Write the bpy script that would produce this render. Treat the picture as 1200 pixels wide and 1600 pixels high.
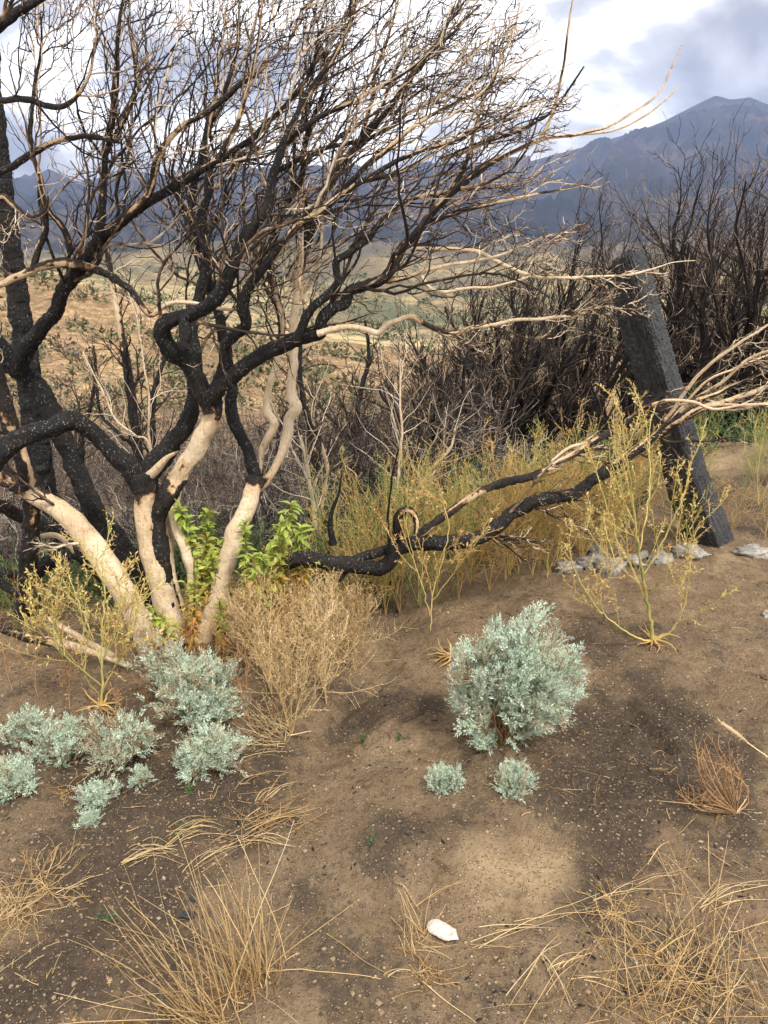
import bpy, math
import numpy as np
from mathutils import Vector

for _o in list(bpy.data.objects):
    bpy.data.objects.remove(_o)
S = bpy.context.scene
COL = S.collection
rng = np.random.default_rng(11)

# ------------------------------------------------------------------ camera
CAM_H, FPX, TH = 1.55, 1155.0, math.radians(21.3)
cam = bpy.data.cameras.new('camera')
cam_o = bpy.data.objects.new('camera', cam)
COL.objects.link(cam_o)
cam_o.location = (0, 0, CAM_H)
cam_o.rotation_euler = (math.pi / 2 - TH, 0, 0)
cam.sensor_fit = 'VERTICAL'
cam.sensor_height = 24.0
cam.lens = 24.0 * FPX / 1600.0
cam.clip_start, cam.clip_end = 0.05, 60000
S.camera = cam_o
S.render.resolution_x, S.render.resolution_y = 768, 1024

# ------------------------------------------------------------------ light and exposure
SUN_EL, SUN_AZ = math.radians(56), math.radians(150)      # azimuth clockwise from +Y: behind the camera, to the right
world = bpy.data.worlds.new('World')
S.world = world
world.use_nodes = True
wn, wl = world.node_tree.nodes, world.node_tree.links
wn.clear()
w_out = wn.new('ShaderNodeOutputWorld')
w_bg = wn.new('ShaderNodeBackground')
w_bg.inputs['Strength'].default_value = 0.1
w_sky = wn.new('ShaderNodeTexSky')
w_sky.sky_type = 'NISHITA'
w_sky.sun_disc = False
w_sky.sun_elevation, w_sky.sun_rotation = SUN_EL, SUN_AZ
w_sky.air_density, w_sky.dust_density = 1.0, 1.5
w_tc = wn.new('ShaderNodeTexCoord')
w_map = wn.new('ShaderNodeMapping')
w_map.inputs['Scale'].default_value = (1.0, 1.0, 2.1)
w_map.inputs['Location'].default_value = (0.7, 1.3, 0.4)
w_n = wn.new('ShaderNodeTexNoise')
w_n.inputs['Scale'].default_value = 4.2
w_n.inputs['Detail'].default_value = 9
w_n.inputs['Roughness'].default_value = 0.52
w_n.inputs['Distortion'].default_value = 0.25
w_ramp = wn.new('ShaderNodeValToRGB')                      # cloud brightness: grey bases to white tops
cr = w_ramp.color_ramp
cr.elements[0].position, cr.elements[0].color = 0.40, (2.95, 2.95, 3.05, 1)
cr.elements[1].position, cr.elements[1].color = 0.57, (13.8, 13.5, 13.2, 1)
_e = cr.elements.new(0.49); _e.color = (5.9, 5.85, 5.85, 1)
w_cov = wn.new('ShaderNodeTexNoise')
w_cov.inputs['Scale'].default_value = 1.7
w_cov.inputs['Detail'].default_value = 6
w_cr2 = wn.new('ShaderNodeValToRGB')
w_cr2.color_ramp.elements[0].position = 0.25
w_cr2.color_ramp.elements[0].color = (0.9, 0.9, 0.9, 1)
w_cr2.color_ramp.elements[1].position = 0.45
w_cr2.color_ramp.elements[1].color = (1, 1, 1, 1)
w_mix = wn.new('ShaderNodeMix'); w_mix.data_type = 'RGBA'
wl.new(w_tc.outputs['Generated'], w_map.inputs['Vector'])
wl.new(w_map.outputs['Vector'], w_n.inputs['Vector'])
wl.new(w_map.outputs['Vector'], w_cov.inputs['Vector'])
wl.new(w_n.outputs['Fac'], w_ramp.inputs['Fac'])
wl.new(w_cov.outputs['Fac'], w_cr2.inputs['Fac'])
wl.new(w_cr2.outputs['Color'], w_mix.inputs['Factor'])
wl.new(w_sky.outputs['Color'], w_mix.inputs['A'])
wl.new(w_ramp.outputs['Color'], w_mix.inputs['B'])
wl.new(w_mix.outputs['Result'], w_bg.inputs['Color'])
wl.new(w_bg.outputs['Background'], w_out.inputs['Surface'])

sun = bpy.data.lights.new('sun', 'SUN')
sun.energy, sun.angle, sun.color = 2.2, math.radians(10), (1.0, 0.955, 0.88)
sun_o = bpy.data.objects.new('sun', sun)
COL.objects.link(sun_o)
_sd = Vector((math.sin(SUN_AZ) * math.cos(SUN_EL), math.cos(SUN_AZ) * math.cos(SUN_EL), math.sin(SUN_EL)))
sun_o.rotation_euler = _sd.to_track_quat('Z', 'Y').to_euler()
S.view_settings.view_transform = 'Standard'
S.view_settings.look = 'None'
S.view_settings.exposure = 1.1
S.view_settings.gamma = 1.0
S.render.engine = 'CYCLES'
S.cycles.use_denoising = True
S.cycles.max_bounces = 4
S.cycles.diffuse_bounces = 2
S.cycles.transparent_max_bounces = 6
S.cycles.volume_bounces = 0
S.cycles.use_adaptive_sampling = True
S.cycles.adaptive_threshold = 0.025
S.cycles.use_light_tree = False

# ------------------------------------------------------------------ maths helpers
CT, ST = math.cos(TH), math.sin(TH)
def ray(u, v):
    a, b = (u - 600) / FPX, (800 - v) / FPX
    return np.array([a, CT + b * ST, -ST + b * CT])
def P(u, v, Y):
    """The point of the place seen at photo pixel (u, v), Y metres in front of the camera."""
    d = ray(u, v)
    return np.array([0, 0, CAM_H]) + d * (Y / d[1])
def unit(a):
    return a / np.maximum(np.linalg.norm(a, axis=-1, keepdims=True), 1e-9)
def _hash(ix, iy, seed):
    h = (ix.astype(np.int64) * 374761393 + iy.astype(np.int64) * 668265263 + seed * 974634777) & 0xFFFFFFFF
    h = ((h ^ (h >> 13)) * 1274126177) & 0xFFFFFFFF
    return ((h ^ (h >> 16)) & 0xFFFFFF) / float(0xFFFFFF)
def vnoise(x, y, seed=0):
    x, y = np.asarray(x, float), np.asarray(y, float)
    ix, iy = np.floor(x), np.floor(y)
    fx, fy = x - ix, y - iy
    fx, fy = fx * fx * (3 - 2 * fx), fy * fy * (3 - 2 * fy)
    a, b = _hash(ix, iy, seed), _hash(ix + 1, iy, seed)
    c, d = _hash(ix, iy + 1, seed), _hash(ix + 1, iy + 1, seed)
    return (a * (1 - fx) + b * fx) * (1 - fy) + (c * (1 - fx) + d * fx) * fy
def fbm(x, y, oct=4, seed=0, gain=0.5):
    s, amp, tot = 0.0, 1.0, 0.0
    for i in range(oct):
        s = s + amp * vnoise(np.asarray(x) * 2 ** i, np.asarray(y) * 2 ** i, seed + i * 17)
        tot += amp; amp *= gain
    return s / tot - 0.5
def worley(x, y, seed=0):
    ix, iy = np.floor(x), np.floor(y)
    f1 = np.full(x.shape, 9.0); f2 = np.full(x.shape, 9.0); cid = np.zeros(x.shape)
    for dx in (-1, 0, 1):
        for dy in (-1, 0, 1):
            cx, cy = ix + dx, iy + dy
            px, py = cx + _hash(cx, cy, seed), cy + _hash(cx, cy, seed + 5)
            d = np.hypot(px - x, py - y)
            near = d < f1
            f2 = np.where(near, f1, np.minimum(f2, d))
            cid = np.where(near, _hash(cx, cy, seed + 9), cid)
            f1 = np.where(near, d, f1)
    return f1, f2, cid
def sstep(a, b, x):
    t = np.clip((x - a) / (b - a), 0, 1)
    return t * t * (3 - 2 * t)

# ------------------------------------------------------------------ object helpers
def tag(o, label=None, cat=None, group=None, kind=None):
    for k, val in (('label', label), ('category', cat), ('group', group), ('kind', kind)):
        if val: o[k] = val
    return o
def thing(name, loc, label, cat, group=None, rz=0.0):
    o = bpy.data.objects.new(name, None)
    o.empty_display_size = 0.1
    COL.objects.link(o)
    o.location = tuple(float(c) for c in loc)
    o.rotation_euler = (0, 0, rz)
    return tag(o, label, cat, group)
def mesh_np(name, verts, faces, mat, smooth=True, attrs=None):
    """verts (n,3); faces: list of integer arrays (m,3) or (m,4)."""
    me = bpy.data.meshes.new(name)
    nv = len(verts)
    me.vertices.add(nv)
    me.vertices.foreach_set('co', np.asarray(verts, np.float32).ravel())
    faces = [f for f in faces if len(f)]
    loops = np.concatenate([f.ravel() for f in faces]).astype(np.int32)
    sizes = np.concatenate([np.full(len(f), f.shape[1], np.int32) for f in faces])
    starts = np.concatenate([[0], np.cumsum(sizes)[:-1]]).astype(np.int32)
    me.loops.add(len(loops)); me.loops.foreach_set('vertex_index', loops)
    me.polygons.add(len(sizes)); me.polygons.foreach_set('loop_start', starts)
    me.polygons.foreach_set('loop_total', sizes)
    me.polygons.foreach_set('use_smooth', np.full(len(sizes), smooth, dtype=bool))
    for k, val in (attrs or {}).items():
        at = me.attributes.new(k, 'FLOAT', 'POINT')
        at.data.foreach_set('value', np.asarray(val, np.float32).ravel())
    me.update(calc_edges=True)
    me.validate()
    if mat: me.materials.append(mat)
    return me
def obj(name, me, parent=None, world=True):
    o = bpy.data.objects.new(name, me)
    COL.objects.link(o)
    if parent is not None:
        o.parent = parent
        if world:                                          # mesh is in world space; sit it under its thing unmoved
            top, loc = parent, Vector((0, 0, 0))
            while top is not None:
                loc = loc + top.location; top = top.parent
            o.location = -loc
    return o
def copy_tree(o, parent=None):
    c = o.copy(); COL.objects.link(c); c.parent = parent
    for ch in list(o.children):
        copy_tree(ch, c)
    return c

class Mesh:
    """Collects tubes and leaf blades, then becomes one mesh."""
    def __init__(self):
        self.v, self.f4, self.f3, self.t, self.r, self.n = [], [], [], [], [], 0
    def tubes(self, pts, rad, tone, sides=3, rnd=None):
        pts = np.asarray(pts, float); N, n = pts.shape[:2]
        if N == 0: return
        rad = np.broadcast_to(rad, (N, n)); tone = np.broadcast_to(tone, (N, n))
        tan = np.empty_like(pts)
        tan[:, 1:-1] = pts[:, 2:] - pts[:, :-2]
        tan[:, 0] = pts[:, 1] - pts[:, 0]; tan[:, -1] = pts[:, -1] - pts[:, -2]
        tan = unit(tan)
        mean = unit(pts[:, -1] - pts[:, 0])
        ref = np.where(np.abs(mean[:, 2:3]) < 0.8, [[0, 0, 1.0]], [[1.0, 0.2, 0]])
        ref = np.repeat(np.cross(mean, ref)[:, None], n, 1)
        b1 = unit(ref - (ref * tan).sum(-1, keepdims=True) * tan)
        b2 = np.cross(tan, b1)
        th = np.arange(sides) * 2 * math.pi / sides
        off = b1[:, :, None] * np.cos(th)[:, None] + b2[:, :, None] * np.sin(th)[:, None]
        v = pts[:, :, None] + off * rad[:, :, None, None]
        idx = np.arange(N * n * sides).reshape(N, n, sides) + self.n
        a = idx[:, :-1]; b = idx[:, 1:]
        self.f4.append(np.stack([a, np.roll(a, -1, 2), np.roll(b, -1, 2), b], -1).reshape(-1, 4))
        self.v.append(v.reshape(-1, 3))
        self.t.append(np.repeat(tone[:, :, None], sides, 2).ravel())
        if rnd is None: rnd = rng.random(N)
        self.r.append(np.repeat(rnd, n * sides))
        self.n += v.size // 3
    def blades(self, p, d, nrm, L, W, tone, rnd=None, fold=0.0, droop=0.0, mid=0.45):
        """Leaf-shaped blades: base, two shoulders, tip."""
        p = np.asarray(p, float); N = len(p)
        if N == 0: return
        d = unit(d); s = unit(np.cross(d, nrm)); up = np.cross(s, d)
        L = np.broadcast_to(L, (N,))[:, None]; W = np.broadcast_to(W, (N,))[:, None]
        m = p + d * L * mid
        v = np.stack([p, m + s * W * .5 + up * W * fold, p + d * L - up * L * droop, m - s * W * .5 + up * W * fold], 1)
        i = np.arange(N * 4).reshape(N, 4) + self.n
        self.f3.append(i[:, [0, 1, 2]]); self.f3.append(i[:, [0, 2, 3]])
        self.v.append(v.reshape(-1, 3))
        self.t.append(np.repeat(np.broadcast_to(tone, (N,)), 4))
        if rnd is None: rnd = rng.random(N)
        self.r.append(np.repeat(np.broadcast_to(rnd, (N,)), 4))
        self.n += N * 4
    def build(self, name, mat, parent=None, world=True, smooth=True, kind=None):
        fs = []
        if self.f4: fs.append(np.concatenate(self.f4))
        if self.f3: fs.append(np.concatenate(self.f3))
        me = mesh_np(name, np.concatenate(self.v), fs, mat, smooth,
                     {'tone': np.concatenate(self.t), 'rnd': np.concatenate(self.r)})
        o = obj(name, me, parent, world)
        if kind: o['kind'] = kind
        return o

def grow(p0, d0, L, n, wig, flow=None, fw=0.0, lift=0.0):
    p = np.array(p0, float); d = unit(np.array(d0, float)); N = len(p)
    out = np.empty((N, n + 1, 3)); out[:, 0] = p
    st = np.broadcast_to(L, (N,))[:, None] / n
    for i in range(n):
        d = d + wig * rng.normal(size=(N, 3))
        if flow is not None: d = d + fw * flow(p)
        d[:, 2] += lift
        d = unit(d); p = p + d * st; out[:, i + 1] = p
    return out
def sprout(pts, k, t0, t1, ang, spread=0.35, bias=None, bw=0.0):
    """k children per strand: start, direction, parent index, parameter."""
    N, n = pts.shape[:2]
    par = np.repeat(np.arange(N), k)
    t = t0 + (t1 - t0) * (np.tile(np.arange(k), N) + rng.random(N * k)) / k
    x = np.clip(t * (n - 1), 0, n - 1.001); i = x.astype(int); f = (x - i)[:, None]
    p = pts[par, i] * (1 - f) + pts[par, i + 1] * f
    tan = unit(pts[par, i + 1] - pts[par, i])
    q = rng.normal(size=tan.shape)
    if bias is not None: q = q + bw * bias
    q = unit(q - (q * tan).sum(-1, keepdims=True) * tan)
    a = (ang * (1 + spread * rng.normal(size=len(t))))[:, None]
    return p, np.cos(a) * tan + np.sin(a) * q, par, t

# ------------------------------------------------------------------ material helpers
def new_mat(name, rough=0.9, spec=0.15):
    m = bpy.data.materials.new(name); m.use_nodes = True
    nt = m.node_tree
    b = nt.nodes['Principled BSDF']
    b.inputs['Roughness'].default_value = rough
    b.inputs['Specular IOR Level'].default_value = spec
    return m, nt, b
def N_(nt, kind, **kw):
    n = nt.nodes.new(kind)
    for k, val in kw.items():
        if k in n.inputs.keys(): n.inputs[k].default_value = val
        else: setattr(n, k, val)
    return n
def ramp(nt, fac, stops):
    r = nt.nodes.new('ShaderNodeValToRGB'); e = r.color_ramp.elements
    while len(e) < len(stops): e.new(0.5)
    for el, (pos, c) in zip(e, stops):
        el.position = pos; el.color = (*c, 1) if len(c) == 3 else c
    if fac is not None: nt.links.new(fac, r.inputs['Fac'])
    return r.outputs['Color']
def mathn(nt, op, a, b=None, c=None, clamp=False):
    n = nt.nodes.new('ShaderNodeMath'); n.operation = op; n.use_clamp = clamp
    for i, x in enumerate((a, b, c)):
        if x is None: continue
        if isinstance(x, (int, float)): n.inputs[i].default_value = x
        else: nt.links.new(x, n.inputs[i])
    return n.outputs[0]
def mixc(nt, fac, a, b, mode='MIX'):
    n = nt.nodes.new('ShaderNodeMix'); n.data_type = 'RGBA'; n.blend_type = mode
    for key, x in (('Factor', fac), ('A', a), ('B', b)):
        if isinstance(x, (int, float)): n.inputs[key].default_value = x
        elif isinstance(x, tuple): n.inputs[key].default_value = (*x, 1)
        else: nt.links.new(x, n.inputs[key])
    return n.outputs['Result']
def attr(nt, name):
    n = nt.nodes.new('ShaderNodeAttribute'); n.attribute_name = name
    return n.outputs['Fac']
def noise(nt, scale, detail=4, rough=0.55, vec=None, dist=0.0):
    n = N_(nt, 'ShaderNodeTexNoise', Scale=scale, Detail=detail, Roughness=rough, Distortion=dist)
    if vec is None: vec = geo_pos(nt)
    nt.links.new(vec, n.inputs['Vector'])
    return n.outputs['Fac']
def geo_pos(nt):
    for n in nt.nodes:
        if n.bl_idname == 'ShaderNodeTexCoord': return n.outputs['Object']
    return nt.nodes.new('ShaderNodeTexCoord').outputs['Object']
def bump(nt, bsdf, h, strength=0.4, dist=0.01):
    b = N_(nt, 'ShaderNodeBump', Strength=strength, Distance=dist)
    nt.links.new(h, b.inputs['Height']); nt.links.new(b.outputs['Normal'], bsdf.inputs['Normal'])

def wood_mat(name, fleck=True, stops=None):
    """Burnt wood: tone 0 is charred bark, 1 bare bleached wood."""
    m, nt, b = new_mat(name, 0.75, 0.25)
    t = attr(nt, 'tone')
    n1 = noise(nt, 34, 5, 0.6)
    x = mathn(nt, 'MULTIPLY_ADD', mathn(nt, 'SUBTRACT', n1, 0.5), 0.75, t, True)
    base = ramp(nt, x, stops or [(0.0, (0.010, 0.009, 0.009)), (0.40, (0.022, 0.017, 0.014)), (0.475, (0.060, 0.034, 0.019)),
                        (0.52, (0.25, 0.14, 0.068)), (0.56, (0.56, 0.40, 0.235)), (1.0, (0.70, 0.56, 0.39))])
    mp = N_(nt, 'ShaderNodeMapping'); nt.links.new(geo_pos(nt), mp.inputs['Vector'])
    mp.inputs['Scale'].default_value = (1, 1, 0.18)
    gr = noise(nt, 120, 4, 0.6, mp.outputs['Vector'])
    g = ramp(nt, gr, [(0.28, (0.55, 0.49, 0.44)), (0.42, (0.92, 0.90, 0.87)), (0.6, (1, 1, 1)), (0.8, (1.12, 1.1, 1.06))])
    c = mixc(nt, 1.0, base, g, 'MULTIPLY')
    big = noise(nt, 9, 3)
    c = mixc(nt, ramp(nt, big, [(0.45, (0, 0, 0)), (0.68, (.8, .8, .8))]), c, mixc(nt, 1.0, c, (0.72, 0.66, 0.62), 'MULTIPLY'))
    c = mixc(nt, ramp(nt, noise(nt, 48, 4, 0.7), [(0.66, (0, 0, 0)), (0.72, (.75, .75, .75))]), c, (0.07, 0.05, 0.04))
    if fleck:
        mp2 = N_(nt, 'ShaderNodeMapping'); nt.links.new(geo_pos(nt), mp2.inputs['Vector'])
        mp2.inputs['Scale'].default_value = (1, 1, 0.55)
        vo = noise(nt, 150, 3, 0.7, mp2.outputs['Vector'])
        fl = ramp(nt, vo, [(0.585, (0, 0, 0)), (0.70, (1, 1, 1))])
        dark = ramp(nt, x, [(0.30, (1, 1, 1)), (0.42, (0, 0, 0))])
        patch = ramp(nt, noise(nt, 14, 3), [(0.38, (.15, .15, .15)), (0.58, (1, 1, 1))])
        c = mixc(nt, mathn(nt, 'MULTIPLY', mathn(nt, 'MULTIPLY', fl, dark), patch), c, (0.27, 0.245, 0.21))
    nt.links.new(c, b.inputs['Base Color'])
    bump(nt, b, mathn(nt, 'ADD', noise(nt, 70, 5, 0.7), mathn(nt, 'MULTIPLY', gr, 0.5)), 0.9, 0.009)
    return m
def twig_mat(name, stops):
    m, nt, b = new_mat(name, 0.85, 0.2)
    x = mathn(nt, 'MULTIPLY_ADD', mathn(nt, 'SUBTRACT', noise(nt, 45, 3, 0.6), 0.5), 0.7, attr(nt, 'tone'), True)
    c = ramp(nt, x, stops)
    nt.links.new(c, b.inputs['Base Color'])
    return m
def leaf_mat(name, stops, trans=0.25, var=0.35, rough=0.65):
    """tone picks the colour along the stops; rnd varies its brightness leaf by leaf; thin leaves pass some light."""
    m, nt, b = new_mat(name, rough, 0.2)
    c = ramp(nt, attr(nt, 'tone'), stops)
    k = mathn(nt, 'MULTIPLY_ADD', attr(nt, 'rnd'), 2 * var, 1 - var)
    vm = nt.nodes.new('ShaderNodeVectorMath'); vm.operation = 'SCALE'
    nt.links.new(c, vm.inputs[0]); nt.links.new(k, vm.inputs['Scale'])
    nt.links.new(vm.outputs[0], b.inputs['Base Color'])
    if trans > 0:
        tr = N_(nt, 'ShaderNodeBsdfTranslucent'); nt.links.new(vm.outputs[0], tr.inputs['Color'])
        mx = N_(nt, 'ShaderNodeMixShader'); mx.inputs[0].default_value = trans
        nt.links.new(b.outputs[0], mx.inputs[1]); nt.links.new(tr.outputs[0], mx.inputs[2])
        nt.links.new(mx.outputs[0], nt.nodes['Material Output'].inputs['Surface'])
    return m

CHAR_STOPS = [(0.0, (0.016, 0.013, 0.012)), (0.36, (0.040, 0.028, 0.021)), (0.50, (0.13, 0.082, 0.050)),
              (0.64, (0.32, 0.22, 0.135)), (0.8, (0.52, 0.40, 0.27)), (1.0, (0.66, 0.55, 0.42))]
M = {}
M['wood'] = wood_mat('burnt_wood')
M['twig'] = twig_mat('burnt_twig', CHAR_STOPS)
M['shrub'] = twig_mat('charred_shrub_bark', [(0.0, (0.014, 0.012, 0.012)), (0.35, (0.034, 0.026, 0.022)), (0.55, (0.11, 0.075, 0.054)),
                                            (0.75, (0.27, 0.19, 0.13)), (1.0, (0.58, 0.48, 0.36))])
M['brush'] = twig_mat('dead_brush', [(0.0, (0.022, 0.018, 0.017)), (0.4, (0.065, 0.050, 0.043)), (0.65, (0.16, 0.125, 0.10)), (1.0, (0.48, 0.42, 0.35))])
M['straw'] = leaf_mat('dry_straw', [(0.0, (0.24, 0.14, 0.07)), (0.35, (0.48, 0.31, 0.14)), (0.7, (0.64, 0.46, 0.22)), (1.0, (0.74, 0.60, 0.37))], 0.2, 0.28)
M['rust'] = leaf_mat('rusty_dry_stems', [(0.0, (0.24, 0.13, 0.06)), (0.5, (0.42, 0.25, 0.12)), (1.0, (0.58, 0.40, 0.22))], 0.1, 0.3)
M['weed'] = leaf_mat('mustard_weed', [(0.0, (0.52, 0.29, 0.12)), (0.3, (0.72, 0.52, 0.21)), (0.55, (0.68, 0.60, 0.22)), (0.8, (0.42, 0.46, 0.15)), (1.0, (0.20, 0.30, 0.09))], 0.42, 0.28)
M['silver'] = leaf_mat('silver_leaf', [(0.0, (0.42, 0.35, 0.23)), (0.25, (0.52, 0.49, 0.35)), (0.5, (0.49, 0.55, 0.42)), (0.8, (0.46, 0.57, 0.43)), (1.0, (0.56, 0.64, 0.52))], 0.25, 0.42, 0.75)
M['green'] = leaf_mat('green_leaf', [(0.0, (0.48, 0.17, 0.06)), (0.25, (0.55, 0.33, 0.08)), (0.4, (0.52, 0.48, 0.11)), (0.65, (0.43, 0.50, 0.11)), (1.0, (0.34, 0.43, 0.085))], 0.45, 0.35, 0.5)
M['under'] = leaf_mat('undergrowth_leaf', [(0.0, (0.20, 0.18, 0.08)), (0.5, (0.12, 0.165, 0.065)), (1.0, (0.085, 0.14, 0.07))], 0.3, 0.4)
M['hillshrub'] = leaf_mat('hillside_shrub_leaf', [(0.0, (0.16, 0.115, 0.075)), (0.4, (0.12, 0.11, 0.055)), (0.7, (0.07, 0.095, 0.04)), (1.0, (0.05, 0.08, 0.03))], 0.0, 0.4)

def soil_mat():
    m, nt, b = new_mat('burnt_soil', 0.95, 0.1)
    ash, n_big, n_mid, n_f = attr(nt, 'ash'), noise(nt, 2.2, 5, 0.6), noise(nt, 11, 6, 0.65), noise(nt, 70, 5, 0.7)
    n_k = noise(nt, 32, 5, 0.7)
    c = ramp(nt, mathn(nt, 'MULTIPLY_ADD', n_k, 0.45, mathn(nt, 'MULTIPLY', n_mid, 0.55)), [(0.36, (0.085, 0.060, 0.038)), (0.46, (0.195, 0.137, 0.082)), (0.56, (0.29, 0.208, 0.126)), (0.66, (0.41, 0.31, 0.20))])
    c = mixc(nt, ramp(nt, n_big, [(0.4, (0, 0, 0)), (0.7, (.6, .6, .6))]), c, (0.195, 0.128, 0.075))
    x = mathn(nt, 'ADD', ash, mathn(nt, 'MULTIPLY', mathn(nt, 'ADD', mathn(nt, 'SUBTRACT', n_mid, 0.5), mathn(nt, 'ADD', mathn(nt, 'SUBTRACT', n_k, 0.5), mathn(nt, 'MULTIPLY', mathn(nt, 'SUBTRACT', n_f, 0.5), 1.0))), 1.7))
    dk = ramp(nt, x, [(0.36, (0, 0, 0)), (0.52, (.45, .45, .45)), (0.78, (.84, .84, .84))])
    c = mixc(nt, dk, c, ramp(nt, n_f, [(0.3, (0.022, 0.018, 0.016)), (0.7, (0.075, 0.058, 0.046))]))
    pale = ramp(nt, mathn(nt, 'ADD', attr(nt, 'pale'), mathn(nt, 'MULTIPLY', mathn(nt, 'SUBTRACT', n_mid, 0.5), 0.7)), [(0.35, (0, 0, 0)), (0.95, (.8, .8, .8))])
    c = mixc(nt, pale, c, (0.47, 0.34, 0.195))
    c = mixc(nt, ramp(nt, n_f, [(0.35, (.55, .55, .55)), (0.6, (0, 0, 0))]), c, mixc(nt, 1.0, c, (0.55, 0.5, 0.47), 'MULTIPLY'))
    g1 = N_(nt, 'ShaderNodeTexVoronoi', Scale=62.0); nt.links.new(geo_pos(nt), g1.inputs['Vector'])
    grit = mathn(nt, 'MULTIPLY', ramp(nt, g1.outputs['Distance'], [(0.20, (1, 1, 1)), (0.30, (0, 0, 0))]),
                 ramp(nt, g1.outputs['Color'], [(0.50, (0, 0, 0)), (0.56, (1, 1, 1))]))
    c = mixc(nt, mathn(nt, 'MULTIPLY', grit, 0.7), c, ramp(nt, g1.outputs['Color'], [(0.5, (0.07, 0.05, 0.035)), (0.58, (0.30, 0.21, 0.125)), (0.75, (0.50, 0.38, 0.25))]))
    g2 = N_(nt, 'ShaderNodeTexVoronoi', Scale=135.0); nt.links.new(geo_pos(nt), g2.inputs['Vector'])
    grit2 = mathn(nt, 'MULTIPLY', ramp(nt, g2.outputs['Distance'], [(0.22, (1, 1, 1)), (0.36, (0, 0, 0))]),
                  ramp(nt, g2.outputs['Color'], [(0.40, (0, 0, 0)), (0.48, (1, 1, 1))]))
    c = mixc(nt, mathn(nt, 'MULTIPLY', grit2, 0.7), c, ramp(nt, g2.outputs['Color'], [(0.42, (0.06, 0.042, 0.03)), (0.52, (0.24, 0.16, 0.09)), (0.7, (0.46, 0.34, 0.21))]))
    nt.links.new(c, b.inputs['Base Color'])
    h = mathn(nt, 'ADD', mathn(nt, 'ADD', n_f, mathn(nt, 'MULTIPLY', noise(nt, 260, 3, 0.7), 0.5)), mathn(nt, 'ADD', grit, grit2))
    bump(nt, b, h, 1.0, 0.009)
    return m
M['soil'] = soil_mat()

# ================================================================== THE GROUND
def crest(x):
    return np.interp(x, [-8, -1.6, -0.7, 0.0, 0.8, 1.6, 2.6, 4.0, 9], [2.9, 2.95, 3.1, 3.35, 3.7, 4.3, 5.0, 5.3, 6.0])
def ground_base(x, y):
    c = crest(x)
    sl = np.interp(x, [-6, -0.8, 0.4, 1.6, 4, 9], [0.42, 0.40, 0.32, 0.28, 0.27, 0.25])
    e = y - c
    drop = np.where(e > -0.6, (np.maximum(e + 0.6, 0)) ** 2 / (np.maximum(e + 0.6, 0) + 1.3), 0) * sl * 1.15
    z = -drop
    z = z - 0.045 * np.maximum(-x - 0.3, 0) + 0.02 * np.maximum(x, 0)
    z = z + 0.10 * np.exp(-(((x - 2.75) / 0.7) ** 2 + ((y - 4.9) / 0.6) ** 2))
    z = z + 0.05 * np.exp(-(((x - 0.35) / 0.5) ** 2 + ((y - 1.55) / 0.4) ** 2))
    z = z - 0.07 * np.exp(-(((x + 0.12 - 0.28 * (y - 2.2)) / 0.16) ** 2)) * sstep(1.6, 2.1, y) * sstep(3.4, 2.8, y)
    return z
def gully_marks(x, y):
    """Shallow rills washed into the ash, right of the silver bush."""
    d = 0
    for (u0, v0, u1, v1, w, k) in ((975, 1090, 1040, 1165, 0.028, 0.03), (1010, 1095, 1090, 1125, 0.02, 0.018), (930, 1060, 1010, 1085, 0.03, 0.016),
                                   (560, 1150, 650, 1100, 0.018, 0.025), (590, 1115, 660, 1080, 0.012, 0.012), (520, 1090, 600, 1040, 0.02, 0.02)):
        a, b = flat(u0, v0), flat(u1, v1)
        ab = b - a; L2 = ab @ ab
        t = np.clip(((x - a[0]) * ab[0] + (y - a[1]) * ab[1]) / L2, 0, 1)
        px, py = a[0] + ab[0] * t, a[1] + ab[1] * t
        wob = 0.02 * (vnoise(x * 14, y * 14, 3) - 0.5)
        dist = np.hypot(x - px + wob, y - py + wob)
        d = d - k * np.exp(-(dist / w) ** 2) + 0.35 * k * np.exp(-((dist - 2 * w) / w) ** 2)
    return d
def flat(u, v):
    d = ray(u, v)
    return (d * (CAM_H / -d[2]))[:2]
def ground_z(x, y):
    x, y = np.asarray(x, float), np.asarray(y, float)
    z = ground_base(x, y) + gully_marks(x, y)
    return z + 0.10 * fbm(x * 1.3 + 5, y * 1.3, 3, 1) + 0.055 * fbm(x * 6, y * 6, 3, 4)
def GP(u, v):
    """Where the sight line through a photo pixel meets the ground."""
    d = ray(u, v)
    t = np.linspace(0.8, 16, 1500)
    q = np.array([0, 0, CAM_H]) + d * t[:, None]
    below = q[:, 2] < ground_z(q[:, 0], q[:, 1])
    i = int(np.argmax(below)) if below.any() else len(t) - 1
    x, y = q[i, 0], q[i, 1]
    return np.array([x, y, float(ground_z(x, y))])
def on_ground(x, y):
    return np.array([x, y, float(ground_z(x, y))])

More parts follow.
